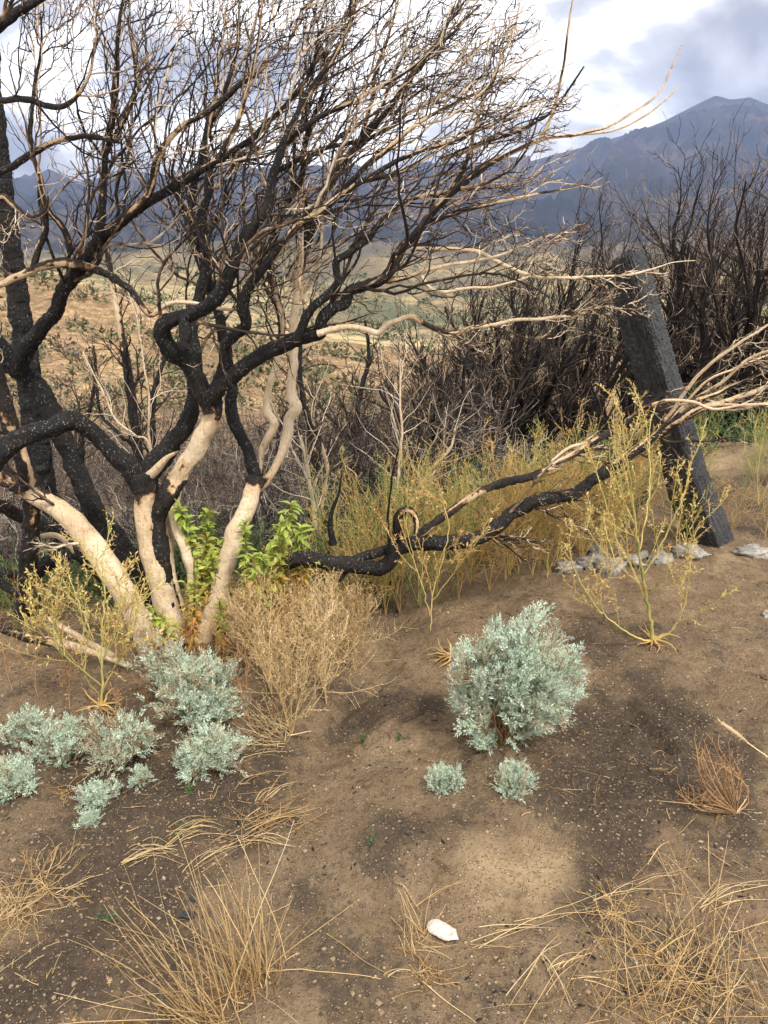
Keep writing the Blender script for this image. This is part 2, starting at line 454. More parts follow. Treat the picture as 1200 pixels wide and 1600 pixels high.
xs = np.concatenate([-16 + 13.6 * np.linspace(0, 1, 60) ** 0.7, np.linspace(-2.4, 2.9, 430)[1:], 2.9 + 13.1 * np.linspace(0, 1, 60)[1:] ** 1.5])
ys = np.concatenate([np.linspace(-1.5, 0.75, 30), np.linspace(0.75, 4.8, 340)[1:], 4.8 + 13.2 * np.linspace(0, 1, 110)[1:] ** 1.4])
GX, GY = np.meshgrid(xs, ys)
GZ = ground_z(GX, GY)
fine = 0.010 * fbm(GX * 24, GY * 24, 3, 8) + 0.006 * fbm(GX * 70, GY * 70, 2, 12)
GZ = GZ + fine
def blobs(spec):
    a = np.zeros_like(GX)
    for (u, v, ru, k) in spec:
        p = GP(u, v); r = ru / FPX * np.linalg.norm(p - np.array([0, 0, CAM_H]))
        wx, wy = 1.5 * r * fbm(GX * 4.5, GY * 4.5, 4, 31), 1.5 * r * fbm(GX * 4.5, GY * 4.5, 4, 37)
        a += .92 * k * np.exp(-(((GX - p[0] + wx) / r) ** 2 + ((GY - p[1] + wy) / (r * 1.25)) ** 2))
    return a
ASH = blobs([(1000, 1110, 70, .8), (1060, 1190, 90, .7), (960, 1010, 60, .6), (900, 1000, 40, .5), (930, 1250, 60, .45), (1080, 1240, 80, .6),
             (600, 1300, 60, .45), (640, 1090, 60, .5), (560, 1130, 70, .4), (140, 1490, 110, .75), (60, 1560, 90, .4), (300, 1500, 70, .35),
             (470, 1400, 60, .45), (240, 1240, 90, .5), (330, 1290, 60, .35), (100, 1320, 80, .3), (960, 1270, 50, .4), (890, 1410, 60, .45),
             (1000, 1470, 100, .5), (560, 1560, 90, .35), (760, 1560, 80, .3), (700, 1260, 50, .25), (760, 1170, 60, .55), (300, 1210, 90, .5)])
ASH = ASH + 0.3 * sstep(-.02, .18, fbm(GX * 5.5, GY * 5.5, 4, 57)) + 0.6 * sstep(0.0, 0.26, fbm(GX * 1.6, GY * 1.6, 4, 51)) + 0.5 * sstep(0.3, 2.0, GY - crest(GX)) \
      + 0.25 * sstep(3.0, 3.6, GY) * 0
PALE = blobs([(820, 1375, 70, .85), (740, 1320, 50, .6), (330, 1390, 60, .35), (1140, 870, 60, .5), (1060, 890, 40, .5), (1130, 720, 70, .8), (1120, 960, 50, .3), (60, 1570, 40, .3), (680, 1150, 50, .2)])
nx, ny = len(xs), len(ys)
gi = np.arange(nx * ny).reshape(ny, nx)
gf = np.stack([gi[:-1, :-1], gi[:-1, 1:], gi[1:, 1:], gi[1:, :-1]], -1).reshape(-1, 4)
ground = obj('ground', mesh_np('ground', np.stack([GX, GY, GZ], -1).reshape(-1, 3), [gf], M['soil'], True, {'ash': ASH, 'pale': PALE}))
tag(ground, 'bare brown burnt hillside soil with dark ash patches', kind='structure')

# ================================================================== FAR TERRAIN
TY = np.array([13, 22, 40, 70, 95, 140, 260, 600, 1300, 2000, 3200, 4500, 5600], float)
TC = {-900: [880, 740, 560, 430, 380, 410, 430, 425, 405, 375, 335, 305, 285],
      -300: [880, 740, 590, 470, 395, 430, 440, 420, 402, 372, 325, 295, 275],
      0: [880, 745, 625, 510, 430, 455, 445, 422, 400, 370, 322, 290, 275],
      200: [865, 745, 645, 540, 452, 475, 455, 428, 402, 368, 320, 288, 272],
      400: [845, 735, 665, 590, 525, 535, 485, 432, 402, 365, 318, 283, 262],
      600: [810, 715, 655, 605, 572, 552, 502, 440, 396, 358, 308, 270, 252],
      800: [775, 695, 642, 595, 567, 547, 497, 436, 390, 352, 298, 254, 238],
      1000: [760, 685, 634, 588, 562, 542, 492, 430, 380, 338, 278, 222, 185],
      1200: [750, 675, 625, 583, 558, 538, 488, 426, 374, 330, 266, 204, 158],
      1500: [745, 665, 620, 580, 555, 535, 485, 424, 372, 330, 275, 225, 195],
      2100: [745, 665, 620, 580, 555, 535, 485, 424, 372, 335, 290, 255, 240]}
SKY_U = [-900, -300, 0, 60, 110, 150, 220, 300, 380, 450, 530, 600, 700, 800, 880, 930, 970, 1000, 1040, 1070, 1092, 1120, 1146, 1175, 1200, 1260, 1350, 1500, 2100]
SKY_V = [285, 275, 278, 285, 264, 284, 270, 275, 258, 268, 262, 268, 262, 256, 232, 216, 203, 190, 166, 149, 156, 152, 164, 154, 157, 168, 165, 195, 240]
def tan_v(v):
    b = (800 - np.asarray(v, float)) / FPX
    return (-ST + b * CT) / (CT + b * ST)
NA, NR = 420, 330
au = np.linspace(-900, 2100, NA)
logy = np.linspace(math.log(12.5), math.log(5600), NR)
cu = sorted(TC)
vt = np.array([TC[c] for c in cu], float)
vcol = np.stack([np.interp(au, cu, vt[:, j]) for j in range(len(TY))], 1)
vcol[:, -1] = np.interp(au, SKY_U, SKY_V)
vcol[:, -2] = 0.55 * vcol[:, -2] + 0.45 * (vcol[:, -1] + 34)
ly = np.log(TY)
V = np.empty((NA, NR))
for i in range(NA): V[i] = np.interp(logy, ly, vcol[i])
for _ in range(5):
    V[:, 1:-3] = (V[:, :-4] + 2 * V[:, 1:-3] + V[:, 2:-2]) / 4
YY = np.exp(logy)[None, :] * np.ones((NA, 1))
AA = ((au[:, None] - 600) / FPX) / 1.03 * np.ones((1, NR))
LL = np.log(YY)
ridg = 1 - 2 * np.abs(fbm(AA * 9 + LL * 1.2, LL * 5 - AA * 2, 5, 71, 0.55)) * 1.6
rel = fbm(AA * 7, LL * 5, 5, 81, 0.55)
w_far = sstep(math.log(900), math.log(2200), LL) * sstep(math.log(5650), math.log(4600), LL)
w_mid = sstep(math.log(18), math.log(60), LL) * (1 - sstep(math.log(900), math.log(2200), LL))
ZZ = CAM_H + YY * tan_v(V) + YY * (w_far * 0.07 * (ridg - 0.72) + w_mid * (0.03 + 0.05 * sstep(math.log(150), math.log(400), LL)) * rel)
XX = AA * YY
X2 = np.concatenate([XX, XX[:, -1:] * 1.12, XX[:, -1:] * 1.3], 1)
Y2 = np.concatenate([YY, YY[:, -1:] * 1.12, YY[:, -1:] * 1.3], 1)
Z2 = np.concatenate([ZZ, ZZ[:, -1:] - 160, ZZ[:, -1:] * 0 - 420], 1)

def terrain_mat(kind):
    m, nt, b = new_mat(kind + '_soil', 0.95, 0.05)
    tcv = geo_pos(nt)
    if kind == 'hillside':
        n1, n2 = noise(nt, 0.09, 6, 0.62), noise(nt, 0.9, 5, 0.65)
        c = ramp(nt, n2, [(0.32, (0.13, 0.085, 0.05)), (0.48, (0.31, 0.195, 0.10)), (0.66, (0.47, 0.34, 0.17))])
        c = mixc(nt, ramp(nt, n1, [(0.42, (0, 0, 0)), (0.62, (.8, .8, .8))]), c, ramp(nt, n2, [(0.35, (0.075, 0.07, 0.045)), (0.6, (0.32, 0.175, 0.09))]))
        n3 = noise(nt, 3.2, 5, 0.75)
        c = mixc(nt, ramp(nt, n3, [(0.47, (0, 0, 0)), (0.58, (.75, .75, .75))]), c, ramp(nt, n1, [(0.4, (0.12, 0.085, 0.06)), (0.6, (0.085, 0.085, 0.05))]))
        near = ramp(nt, mathn(nt, 'DIVIDE', attr(nt, 'dist'), 100.0), [(0.2, (1, 1, 1)), (0.42, (0, 0, 0))])
        c = mixc(nt, mathn(nt, 'MULTIPLY', near, 0.75), c, (0.065, 0.05, 0.04))
    elif kind == 'valley':
        n1, n2 = noise(nt, 0.011, 6, 0.6), noise(nt, 0.14, 6, 0.75)
        c = ramp(nt, n1, [(0.38, (0.16, 0.125, 0.075)), (0.5, (0.31, 0.235, 0.125)), (0.62, (0.46, 0.355, 0.18))])
        c = mixc(nt, ramp(nt, n2, [(0.46, (0, 0, 0)), (0.57, (.85, .85, .85))]), c, (0.11, 0.095, 0.06))
        c = mixc(nt, ramp(nt, noise(nt, 0.006, 4, 0.55), [(0.50, (0, 0, 0)), (0.60, (.8, .8, .8))]), c, (0.075, 0.088, 0.055))
        far = mathn(nt, 'ADD', mathn(nt, 'DIVIDE', attr(nt, 'dist'), 1300.0), mathn(nt, 'MULTIPLY', mathn(nt, 'SUBTRACT', noise(nt, 0.005, 5, 0.6), 0.5), 1.6))
        c = mixc(nt, ramp(nt, far, [(0.35, (0, 0, 0)), (0.75, (.9, .9, .9))]), c, ramp(nt, n2, [(0.4, (0.055, 0.048, 0.042)), (0.6, (0.14, 0.11, 0.08))]))
    else:
        n1, n2 = noise(nt, 0.0035, 7, 0.66), noise(nt, 0.03, 6, 0.75)
        c = ramp(nt, n1, [(0.36, (0.022, 0.024, 0.028)), (0.5, (0.045, 0.042, 0.042)), (0.64, (0.115, 0.085, 0.065))])
        c = mixc(nt, ramp(nt, n2, [(0.45, (0, 0, 0)), (0.6, (.85, .85, .85))]), c, (0.016, 0.020, 0.020))
    nt.links.new(c, b.inputs['Base Color'])
    return m
def terrain(name, j0, j1, label):
    x, y, z = X2[:, j0:j1], Y2[:, j0:j1], Z2[:, j0:j1]
    na, nr = x.shape
    ii = np.arange(na * nr).reshape(na, nr)
    f = np.stack([ii[:-1, :-1], ii[1:, :-1], ii[1:, 1:], ii[:-1, 1:]], -1).reshape(-1, 4)
    o = obj(name, mesh_np(name, np.stack([x, y, z], -1).reshape(-1, 3), [f], terrain_mat(name), True, {'dist': y}))
    return tag(o, label, kind='structure')
J1, J2 = int(np.searchsorted(logy, math.log(150))), int(np.searchsorted(logy, math.log(1350)))
terrain('hillside', 0, J1 + 1, 'orange-tan scrubby slope across the gully')
terrain('valley', J1, J2 + 1, 'pale golden valley floor with dotted trees')
terrain('mountain', J2, NR + 2, 'hazy blue-grey mountain range under the clouds')
def terrain_z(x, y):
    a = x / y
    i = np.clip((a * 1.03 * FPX + 600 - au[0]) / (au[1] - au[0]), 0, NA - 1.001)
    j = np.clip((np.log(y) - logy[0]) / (logy[1] - logy[0]), 0, NR - 1.001)
    i0, j0 = i.astype(int), j.astype(int); fi, fj = i - i0, j - j0
    return (ZZ[i0, j0] * (1 - fi) + ZZ[i0 + 1, j0] * fi) * (1 - fj) + (ZZ[i0, j0 + 1] * (1 - fi) + ZZ[i0 + 1, j0 + 1] * fi) * fj

# the air: one even box of haze round the place
def haze_box():
    x0, x1, y0, y1, z0, z1 = -13000, 13000, -400, 7800, -460, 1200
    v = np.array([(x, y, z) for z in (z0, z1) for y in (y0, y1) for x in (x0, x1)], float)
    f = np.array([(0, 2, 3, 1), (4, 5, 7, 6), (0, 1, 5, 4), (2, 6, 7, 3), (0, 4, 6, 2), (1, 3, 7, 5)])
    m = bpy.data.materials.new('haze_air'); m.use_nodes = True
    nt = m.node_tree; nt.nodes.clear()
    o = N_(nt, 'ShaderNodeOutputMaterial'); pv = N_(nt, 'ShaderNodeVolumePrincipled')
    pv.inputs['Color'].default_value = (0.36, 0.465, 0.76, 1)
    pv.inputs['Density'].default_value = 0.00012
    nt.links.new(pv.outputs[0], o.inputs['Volume'])
    return tag(obj('haze', mesh_np('haze', v, [f], m, False)), 'thin blue haze filling the valley air', kind='stuff')
haze_box()

# ================================================================== BURNT TREES
def catmull(ctrl, step):
    c = np.asarray(ctrl, float)
    seg = np.linalg.norm(np.diff(c[:, :3], axis=0), axis=1)
    s = np.concatenate([[0], np.cumsum(seg)])
    n = max(4, int(s[-1] / step))
    t = np.linspace(0, s[-1], n + 1)
    e = np.vstack([2 * c[0] - c[1], c, 2 * c[-1] - c[-2]])
    i = np.clip(np.searchsorted(s, t, 'right') - 1, 0, len(c) - 2)
    f = ((t - s[i]) / np.maximum(seg[i], 1e-9))[:, None]
    p0, p1, p2, p3 = e[i], e[i + 1], e[i + 2], e[i + 3]
    return 0.5 * (2 * p1 + (p2 - p0) * f + (2 * p0 - 5 * p1 + 4 * p2 - p3) * f ** 2 + (3 * p1 - 3 * p2 + p3 - p0) * f ** 3), t
LIMBS = []                                                  # (points, radii) of every traced limb, for branches to sprout from
def limb(parent, name, pix, Ys, tones, sides=14, step=0.012, rough=1.0, wob=0.006, tw=1.0, zone=None, kind_of='wood'):
    """pix: (u, v, width px) along the limb; Ys / tones: values spread evenly from base to tip."""
    wf = 0.8 if name == 'trunk' else 0.68
    if max(w for _, _, w in pix) >= 24 and name in ('trunk', 'limb'): sides, step = 28, 0.009
    n = len(pix); fr = np.linspace(0, 1, n)
    Y = np.interp(fr, np.linspace(0, 1, len(Ys)), Ys); T = np.interp(fr, np.linspace(0, 1, len(tones)), tones)
    c = []
    for (u, v, w), y, t in zip(pix, Y, T):
        p = P(u, v, y); dep = y / ray(u, v)[1]
        c.append([*p, 0.5 * wf * w / FPX * dep, t])
    q, s = catmull(c, step)
    pts, rad, ton = q[:, :3].copy(), np.maximum(q[:, 3], 0.0015), q[:, 4]
    sd = rng.integers(1, 9999)
    for k in range(3):
        pts[:, k] += wob * 2 * fbm(s * 9, s * 0 + k * 7.7, 3, int(sd)) + np.minimum(rad, .03) * .5 * fbm(s * 16, s * 0 + k * 3.1, 2, int(sd) + 77)
    tan = unit(np.gradient(pts, axis=0))
    b1 = np.zeros_like(pts); ref = np.array([0.31, -0.9, 0.3])
    for k in range(len(pts)):
        ref = ref - (ref @ tan[k]) * tan[k]; ref = ref / max(np.linalg.norm(ref), 1e-6); b1[k] = ref
    b2 = np.cross(tan, b1)
    th = np.arange(sides) * 2 * math.pi / sides
    SS, TT = np.meshgrid(s, th, indexing='ij')
    na = fbm(SS * 7 + np.cos(TT) * 0.9 + 3, np.sin(TT) * 0.9 + SS * 1.5, 4, int(sd) + 1)
    nb = fbm(SS * 26 + np.cos(TT) * 2.2, np.sin(TT) * 2.2, 3, int(sd) + 2)
    tone = np.clip(ton[:, None] + 1.5 * na * (0.35 + 1.3 * (0.5 - np.abs(ton[:, None] - 0.5))), 0, 1)
    bark = sstep(0.56, 0.44, tone)
    p1, p2, pc = worley(SS * 38 + sd, TT * np.maximum(rad, .008)[:, None] * 62, int(sd) + 3)
    plate = sstep(0, .3, p2 - p1) * (.55 + .9 * pc) * np.minimum(.0065, rad * .16)[:, None] * bark
    kn = np.maximum(fbm(SS * 11 + np.cos(TT) * 1.1 + 9, np.sin(TT) * 1.1, 2, int(sd) + 5) - .17, 0) * (.35 + 1.25 * bark)
    r = rad[:, None] * (1 + rough * ((.15 + .11 * bark) * na + (.04 + .06 * bark) * nb) + kn) + plate + np.minimum(0.006, rad[:, None] * 0.12) * bark * (0.6 + 1.6 * (nb + 0.3))
    r[0] *= 1.05
    v = pts[:, None] + (b1[:, None] * np.cos(th)[:, None] + b2[:, None] * np.sin(th)[:, None]) * r[..., None]
    m = len(pts)
    ii = np.arange(m * sides).reshape(m, sides)
    a, b = ii[:-1], ii[1:]
    f = np.stack([a, np.roll(a, -1, 1), np.roll(b, -1, 1), b], -1).reshape(-1, 4)
    vv = np.vstack([v.reshape(-1, 3), pts[-1] + tan[-1] * rad[-1] * 0.4])
    cap = np.stack([ii[-1], np.roll(ii[-1], -1), np.full(sides, m * sides)], -1)
    me = mesh_np(name, vv, [f, cap], M[kind_of], True, {'tone': np.append(tone.ravel(), 0.6), 'rnd': np.full(len(vv), rng.random())})
    o = obj(name, me, parent)
    if tw > 0: LIMBS.append((o, pts, rad, tw, zone))
    return o

main = thing('burnt_manzanita', GP(300, 1015), 'big burnt manzanita with peeled cream trunks and black windswept branches', 'tree')
# --- trunks (base to tip)
limb(main, 'trunk', [(238, 1034, 44), (222, 985, 42), (203, 945, 44), (180, 900, 46), (152, 862, 46), (112, 815, 42), (76, 786, 36), (40, 765, 31), (0, 744, 30), (-60, 715, 26), (-130, 660, 22)],
     (2.5, 2.52, 2.6, 2.75, 2.9), (1, 1, 1, .95, .7, .55, .6, .4), sides=18, tw=.3)
limb(main, 'trunk', [(272, 1038, 20), (256, 1000, 22), (235, 972, 24), (214, 950, 22), (198, 930, 16)], (2.46, 2.52, 2.58), (.9, 1, 1), tw=0)
limb(main, 'trunk', [(278, 1002, 46), (262, 950, 44), (248, 905, 42), (236, 862, 40), (229, 815, 38), (226, 775, 40), (222, 742, 44)],
     (2.6, 2.66, 2.7), (.95, 1, .9, .62, .45, .1), sides=18, tw=0)
limb(main, 'limb', [(226, 770, 34), (202, 728, 34), (168, 700, 30), (140, 672, 32), (112, 656, 34), (80, 668, 34), (42, 681, 36), (8, 704, 36), (-30, 745, 34), (-70, 800, 30)],
     (2.7, 2.66, 2.55, 2.5), (.05, 0, 0, .1, 0), sides=16, tw=0)
limb(main, 'limb', [(224, 752, 34), (244, 722, 34), (272, 688, 32), (296, 654, 30), (304, 612, 28), (302, 560, 26), (296, 505, 22), (312, 455, 20), (322, 410, 18), (312, 350, 17), (326, 290, 15), (322, 220, 12), (336, 150, 8), (342, 80, 5)],
     (2.72, 2.85, 3.0, 3.1), (.3, .15, 0, .1, 0, .2, .4, .5), sides=14, tw=1)
limb(main, 'limb', [(234, 744, 22), (248, 728, 19), (262, 716, 12), (274, 708, 6), (286, 700, 1)], (2.68, 2.6), (.9, .85, .6), rough=2.2, tw=0)     # torn pale stub
limb(main, 'trunk', [(268, 975, 34), (256, 910, 30), (246, 850, 28), (243, 806, 28), (260, 772, 30), (280, 744, 30), (300, 712, 34), (318, 678, 35), (330, 645, 34), (328, 612, 34)],
     (2.63, 2.68, 2.72, 2.7), (.7, .3, .1, 0, .1, .95, 1, .75, .1), sides=18, tw=0)
limb(main, 'trunk', [(310, 1010, 22), (303, 960, 20), (300, 910, 20), (294, 868, 20), (280, 836, 20), (272, 806, 22), (272, 778, 24), (282, 748, 22), (298, 722, 18)],
     (2.62, 2.68, 2.75), (1, 1, 1, 1, .9, .9), sides=14, tw=0)
limb(main, 'trunk', [(292, 1000, 24), (274, 930, 24), (263, 880, 24), (263, 835, 24), (270, 800, 22)], (2.66, 2.72, 2.76), (.9, 1, 1, .9), tw=0)
limb(main, 'trunk', [(312, 1012, 38), (326, 975, 36), (344, 915, 36), (364, 852, 36), (382, 800, 34), (395, 768, 32), (398, 745, 28)],
     (2.62, 2.7, 2.8), (.7, .9, 1, 1, .9, .4), sides=18, tw=0)
# --- limbs from the crotches
limb(main, 'limb', [(328, 640, 34), (312, 600, 32), (288, 566, 32), (266, 545, 32), (252, 522, 32), (256, 503, 30), (284, 497, 26), (318, 483, 24), (342, 463, 24), (360, 428, 22), (371, 392, 21), (394, 352, 21), (420, 318, 18), (428, 268, 16), (446, 214, 13), (482, 150, 11), (520, 92, 9), (548, 30, 7), (560, -40, 5)],
     (2.7, 2.6, 2.55, 2.6, 2.7), (.3, 0, 0, 0, .05, .1, .3, .5, .5), sides=16, tw=1.2)
limb(main, 'limb', [(290, 498, 22), (292, 520, 24), (288, 538, 22), (296, 545, 10)], (2.58, 2.52), (.05, 0), tw=0)
limb(main, 'limb', [(330, 622, 24), (344, 590, 22), (351, 562, 19), (352, 540, 19), (366, 524, 20), (384, 506, 20), (380, 480, 22), (392, 448, 18), (414, 416, 17), (440, 384, 17), (468, 352, 14), (512, 322, 12), (560, 288, 10), (626, 268, 8), (690, 232, 6), (742, 200, 4)],
     (2.68, 2.6, 2.5, 2.4), (.05, 0, .1, .45, .5, .55, .6), sides=14, tw=1)
limb(main, 'limb', [(326, 628, 32), (346, 600, 29), (372, 579, 27), (402, 560, 26), (440, 541, 26), (474, 527, 25), (498, 520, 24), (504, 498, 22), (522, 481, 21), (539, 474, 20), (546, 456, 19), (570, 446, 19), (600, 434, 19), (616, 408, 17), (632, 382, 16), (660, 350, 15), (690, 316, 14), (720, 290, 13), (756, 262, 11), (800, 238, 9), (850, 216, 8), (905, 208, 7), (952, 196, 6), (992, 176, 5), (1026, 148, 4), (1048, 106, 3), (1066, 70, 2)],
     (2.68, 2.55, 2.5, 2.5, 2.6), (.05, 0, 0, .05, .25, .45, .6, .8, .75), sides=14, tw=.9)
limb(main, 'limb', [(497, 520, 16), (520, 514, 14), (545, 509, 13), (572, 514, 14), (592, 518, 14), (606, 506, 13), (625, 499, 12), (644, 495, 12), (662, 506, 11), (684, 516, 11), (710, 522, 11), (735, 513, 10), (770, 507, 9), (800, 500, 8), (850, 497, 7), (900, 491, 6), (940, 480, 5), (968, 484, 4), (988, 493, 2)],
     (2.5, 2.45, 2.5, 2.55), (.8, .95, .9, .55, .95, .9, 1), sides=10, tw=.75)
limb(main, 'limb', [(462, 528, 18), (486, 486, 16), (516, 458, 15), (528, 440, 14), (526, 410, 14), (548, 396, 13), (576, 372, 12), (592, 346, 10), (630, 318, 9), (690, 300, 8), (760, 292, 6), (830, 282, 4)],
     (2.54, 2.5, 2.6, 2.8), (0, 0, .1, .4, .5, .6), sides=12, tw=1.1)
limb(main, 'limb', [(604, 438, 12), (640, 432, 10), (676, 420, 9), (720, 412, 8), (770, 402, 7), (812, 388, 5), (846, 372, 3)], (2.52, 2.45), (.3, .8, 1, 1), sides=8, tw=.75)
limb(main, 'limb', [(640, 388, 10), (690, 388, 10), (742, 394, 10), (790, 416, 9), (830, 432, 8), (880, 434, 7), (930, 432, 6), (975, 430, 5), (1010, 424, 4), (1048, 412, 2), (1085, 408, 1.5)], (2.5, 2.45, 2.5), (.6, 1, 1, 1), sides=8, tw=.75)
limb(main, 'limb', [(660, 432, 9), (672, 452, 8), (694, 458, 8), (730, 452, 7), (770, 450, 6), (808, 438, 5), (836, 428, 3)], (2.48, 2.45), (1, 1), sides=8, tw=.75)
limb(main, 'limb', [(396, 772, 26), (396, 735, 23), (386, 704, 22), (368, 668, 21), (360, 636, 20), (363, 602, 19), (356, 560, 19), (346, 505, 19), (330, 450, 18), (316, 400, 18), (300, 340, 16), (306, 280, 13), (322, 210, 11), (352, 140, 9), (370, 70, 6), (376, -10, 4)],
     (2.8, 2.95, 3.1, 3.2), (.1, 0, 0, .1, .1, .3, .5), sides=14, tw=1)
limb(main, 'limb', [(398, 770, 24), (424, 738, 17), (440, 712, 19), (450, 682, 24), (451, 655, 24), (463, 636, 27), (455, 606, 22), (458, 570, 20), (459, 535, 19), (460, 490, 19), (468, 440, 19), (478, 385, 18), (492, 330, 18), (520, 280, 15), (560, 226, 13), (608, 170, 11), (650, 110, 9), (694, 50, 6), (724, -10, 4)],
     (2.8, 2.85, 2.95, 3.0), (.5, 1, 1, 1, .9, .5, .35, .3, .45), sides=16, tw=1.2)
limb(main, 'limb', [(405, 760, 14), (408, 728, 10), (413, 694, 18), (428, 664, 20), (416, 640, 18), (420, 606, 15), (432, 560, 13), (440, 505, 14), (430, 450, 15), (420, 400, 15), (438, 340, 13), (470, 280, 11), (480, 210, 9), (505, 140, 7), (512, 60, 5)],
     (2.85, 2.95, 3.0), (.2, .95, 1, .9, .4, .1, .3, .5), sides=12, tw=1)
for pix, yy, tn in (([(440, 232, 10), (500, 182, 10), (570, 150, 9), (640, 108, 7), (700, 58, 6), (752, 6, 4)], (2.66, 2.75), (.35, .5, .45)),
                    ([(512, 322, 11), (560, 270, 11), (612, 226, 10), (672, 182, 8), (740, 148, 6), (800, 118, 5), (846, 78, 2)], (2.5, 2.45), (.4, .6, .55)),
                    ([(556, 290, 10), (640, 242, 9), (720, 216, 8), (792, 182, 6), (852, 152, 3)], (2.45, 2.55), (.3, .5, .5)),
                    ([(655, 354, 10), (720, 330, 9), (790, 312, 7), (862, 300, 5), (912, 290, 2)], (2.52, 2.7), (.2, .5, .7)),
                    ([(690, 316, 11), (728, 262, 10), (742, 200, 8), (766, 132, 7), (796, 62, 5), (812, 6, 3)], (2.5, 2.5), (.4, .75, .8)),
                    ([(846, 218, 8), (868, 160, 7), (880, 104, 6), (889, 50, 5), (896, 0, 3)], (2.57, 2.55), (.6, .55, .4)),
                    ([(895, 210, 7), (950, 207, 6), (1006, 182, 5), (1046, 152, 4), (1058, 134, 2)], (2.6, 2.58), (.9, 1)),
                    ([(690, 250, 9), (760, 222, 8), (826, 196, 6), (868, 168, 5), (912, 104, 3)], (2.55, 2.6), (.5, .3, .2)),
                    ([(340, 250, 10), (372, 190, 9), (392, 120, 8), (404, 60, 6), (412, -10, 4)], (2.6, 2.5), (.4, .6)),
                    ([(560, 226, 10), (580, 160, 9), (590, 100, 8), (612, 40, 6), (628, -20, 4)], (2.9, 3.0), (.4, .6)),
                    ([(428, 268, 10), (500, 236, 9), (580, 214, 8), (650, 170, 7), (720, 130, 5)], (2.7, 2.9), (.3, .5))):
    limb(main, 'limb', pix, yy, tn, sides=8, tw=1.0)
# --- the low branch that reaches right across the post
low = [(358, 1000, 28), (378, 965, 28), (398, 935, 27), (418, 903, 26), (440, 881, 25), (468, 873, 25), (500, 876, 26), (540, 882, 26), (572, 886, 25), (600, 886, 24), (618, 862, 22), (650, 848, 23), (700, 849, 25), (748, 840, 23), (782, 818, 22), (820, 790, 21), (862, 778, 20), (900, 770, 19), (932, 745, 18), (966, 722, 18), (1004, 698, 17), (1046, 668, 16), (1092, 640, 14), (1150, 622, 11), (1210, 600, 9), (1290, 560, 6)]
limb(main, 'limb', [(u, v, w * 1.12) for u, v, w in low], (2.64, 2.6, 2.65, 2.8, 3.0, 3.1), (1, .6, .2, .1, .15, .1, .25, .2, .4, .55, .65), rough=1.5, sides=16, tw=.45)
limb(main, 'limb', [(540, 884, 20), (575, 868, 18), (610, 858, 17), (640, 846, 16), (680, 818, 15), (716, 792, 16), (752, 768, 15), (800, 752, 15), (842, 740, 14), (880, 718, 13), (920, 694, 13), (958, 672, 12), (1000, 648, 11), (1050, 634, 9), (1110, 618, 8), (1160, 596, 6), (1230, 566, 4)],
     (2.62, 2.75, 2.95, 3.1), (.1, .1, .5, .2, .6, .3, .5, .7), sides=12, tw=.5)
limb(main, 'limb', [(628, 852, 20), (621, 826, 19), (625, 804, 17), (640, 797, 14), (650, 812, 12), (649, 834, 9)], (2.66, 2.6), (.1, .3, .5), rough=2, tw=0)
limb(main, 'limb', [(862, 720, 5), (890, 700, 7), (930, 690, 8), (962, 672, 8), (1002, 650, 8)], (2.9, 3.0), (1, 1, .8), sides=8, tw=0)
for pix, yy in (([(1010, 694, 10), (1050, 640, 9), (1082, 596, 8), (1120, 560, 7), (1165, 530, 6), (1230, 490, 4)], (3.05, 2.9)),
                ([(1040, 668, 9), (1090, 622, 8), (1130, 596, 7), (1168, 562, 7), (1220, 540, 5)], (3.1, 3.0)),
                ([(1030, 680, 10), (1075, 648, 9), (1120, 632, 8), (1170, 634, 7), (1240, 625, 4)], (3.0, 2.9)),
                ([(1100, 636, 7), (1150, 640, 6), (1200, 628, 5), (1260, 600, 3)], (3.1, 3.1)),
                ([(1000, 640, 8), (1040, 626, 8), (1085, 628, 7), (1120, 640, 6), (1180, 632, 4), (1240, 640, 3)], (2.95, 2.85)),
                ([(1020, 686, 8), (1052, 652, 7), (1100, 600, 6), (1150, 575, 5), (1215, 548, 3)], (3.15, 3.2))):
    limb(main, 'limb', pix, yy, (.35, .65, .9, .8), sides=8, tw=.5)
for (u, v, pts_) in ((0, 0, [(520, 850, 14), (516, 820, 10), (522, 790, 7), (530, 770, 5), (534, 740, 3)]), (0, 0, [(548, 878, 12), (536, 896, 11), (526, 910, 9)]),
                     (0, 0, [(608, 860, 9), (606, 810, 5), (610, 760, 4), (622, 700, 3)])):
    limb(main, 'limb', pts_, (2.62, 2.6), (.05, .1), sides=8, tw=0)

left = thing('burnt_manzanita', GP(40, 1000), 'burnt manzanita at the left edge with torn bark and dense dark crown', 'tree')
limb(left, 'trunk', [(258, 985, 30), (236, 920, 32), (212, 882, 34), (186, 848, 30), (152, 804, 30), (126, 752, 29), (108, 704, 30), (84, 652, 32), (58, 606, 32), (30, 574, 30), (-6, 540, 30), (-50, 490, 26), (-90, 400, 22)],
     (2.85, 2.95, 3.05, 3.0), (.3, .15, .2, .1, .05, 0, .1), sides=16, tw=.5)
limb(left, 'limb', [(30, 580, 28), (36, 548, 28), (60, 520, 26), (84, 490, 25), (96, 460, 24), (112, 432, 25), (130, 410, 24), (152, 378, 22), (190, 344, 19), (238, 312, 17), (282, 284, 15), (340, 252, 13), (400, 212, 11), (450, 160, 8), (486, 110, 6), (500, 50, 4)],
     (3.0, 2.9, 2.8, 2.7), (0, .05, .1, .3, .4, .35, .4), sides=14, tw=1.1)
limb(left, 'limb', [(130, 412, 18), (96, 412, 17), (60, 418, 16), (24, 434, 16), (-20, 450, 14), (-80, 440, 10)], (2.82, 2.7), (.5, .5, .8, .9), sides=10, tw=.4)
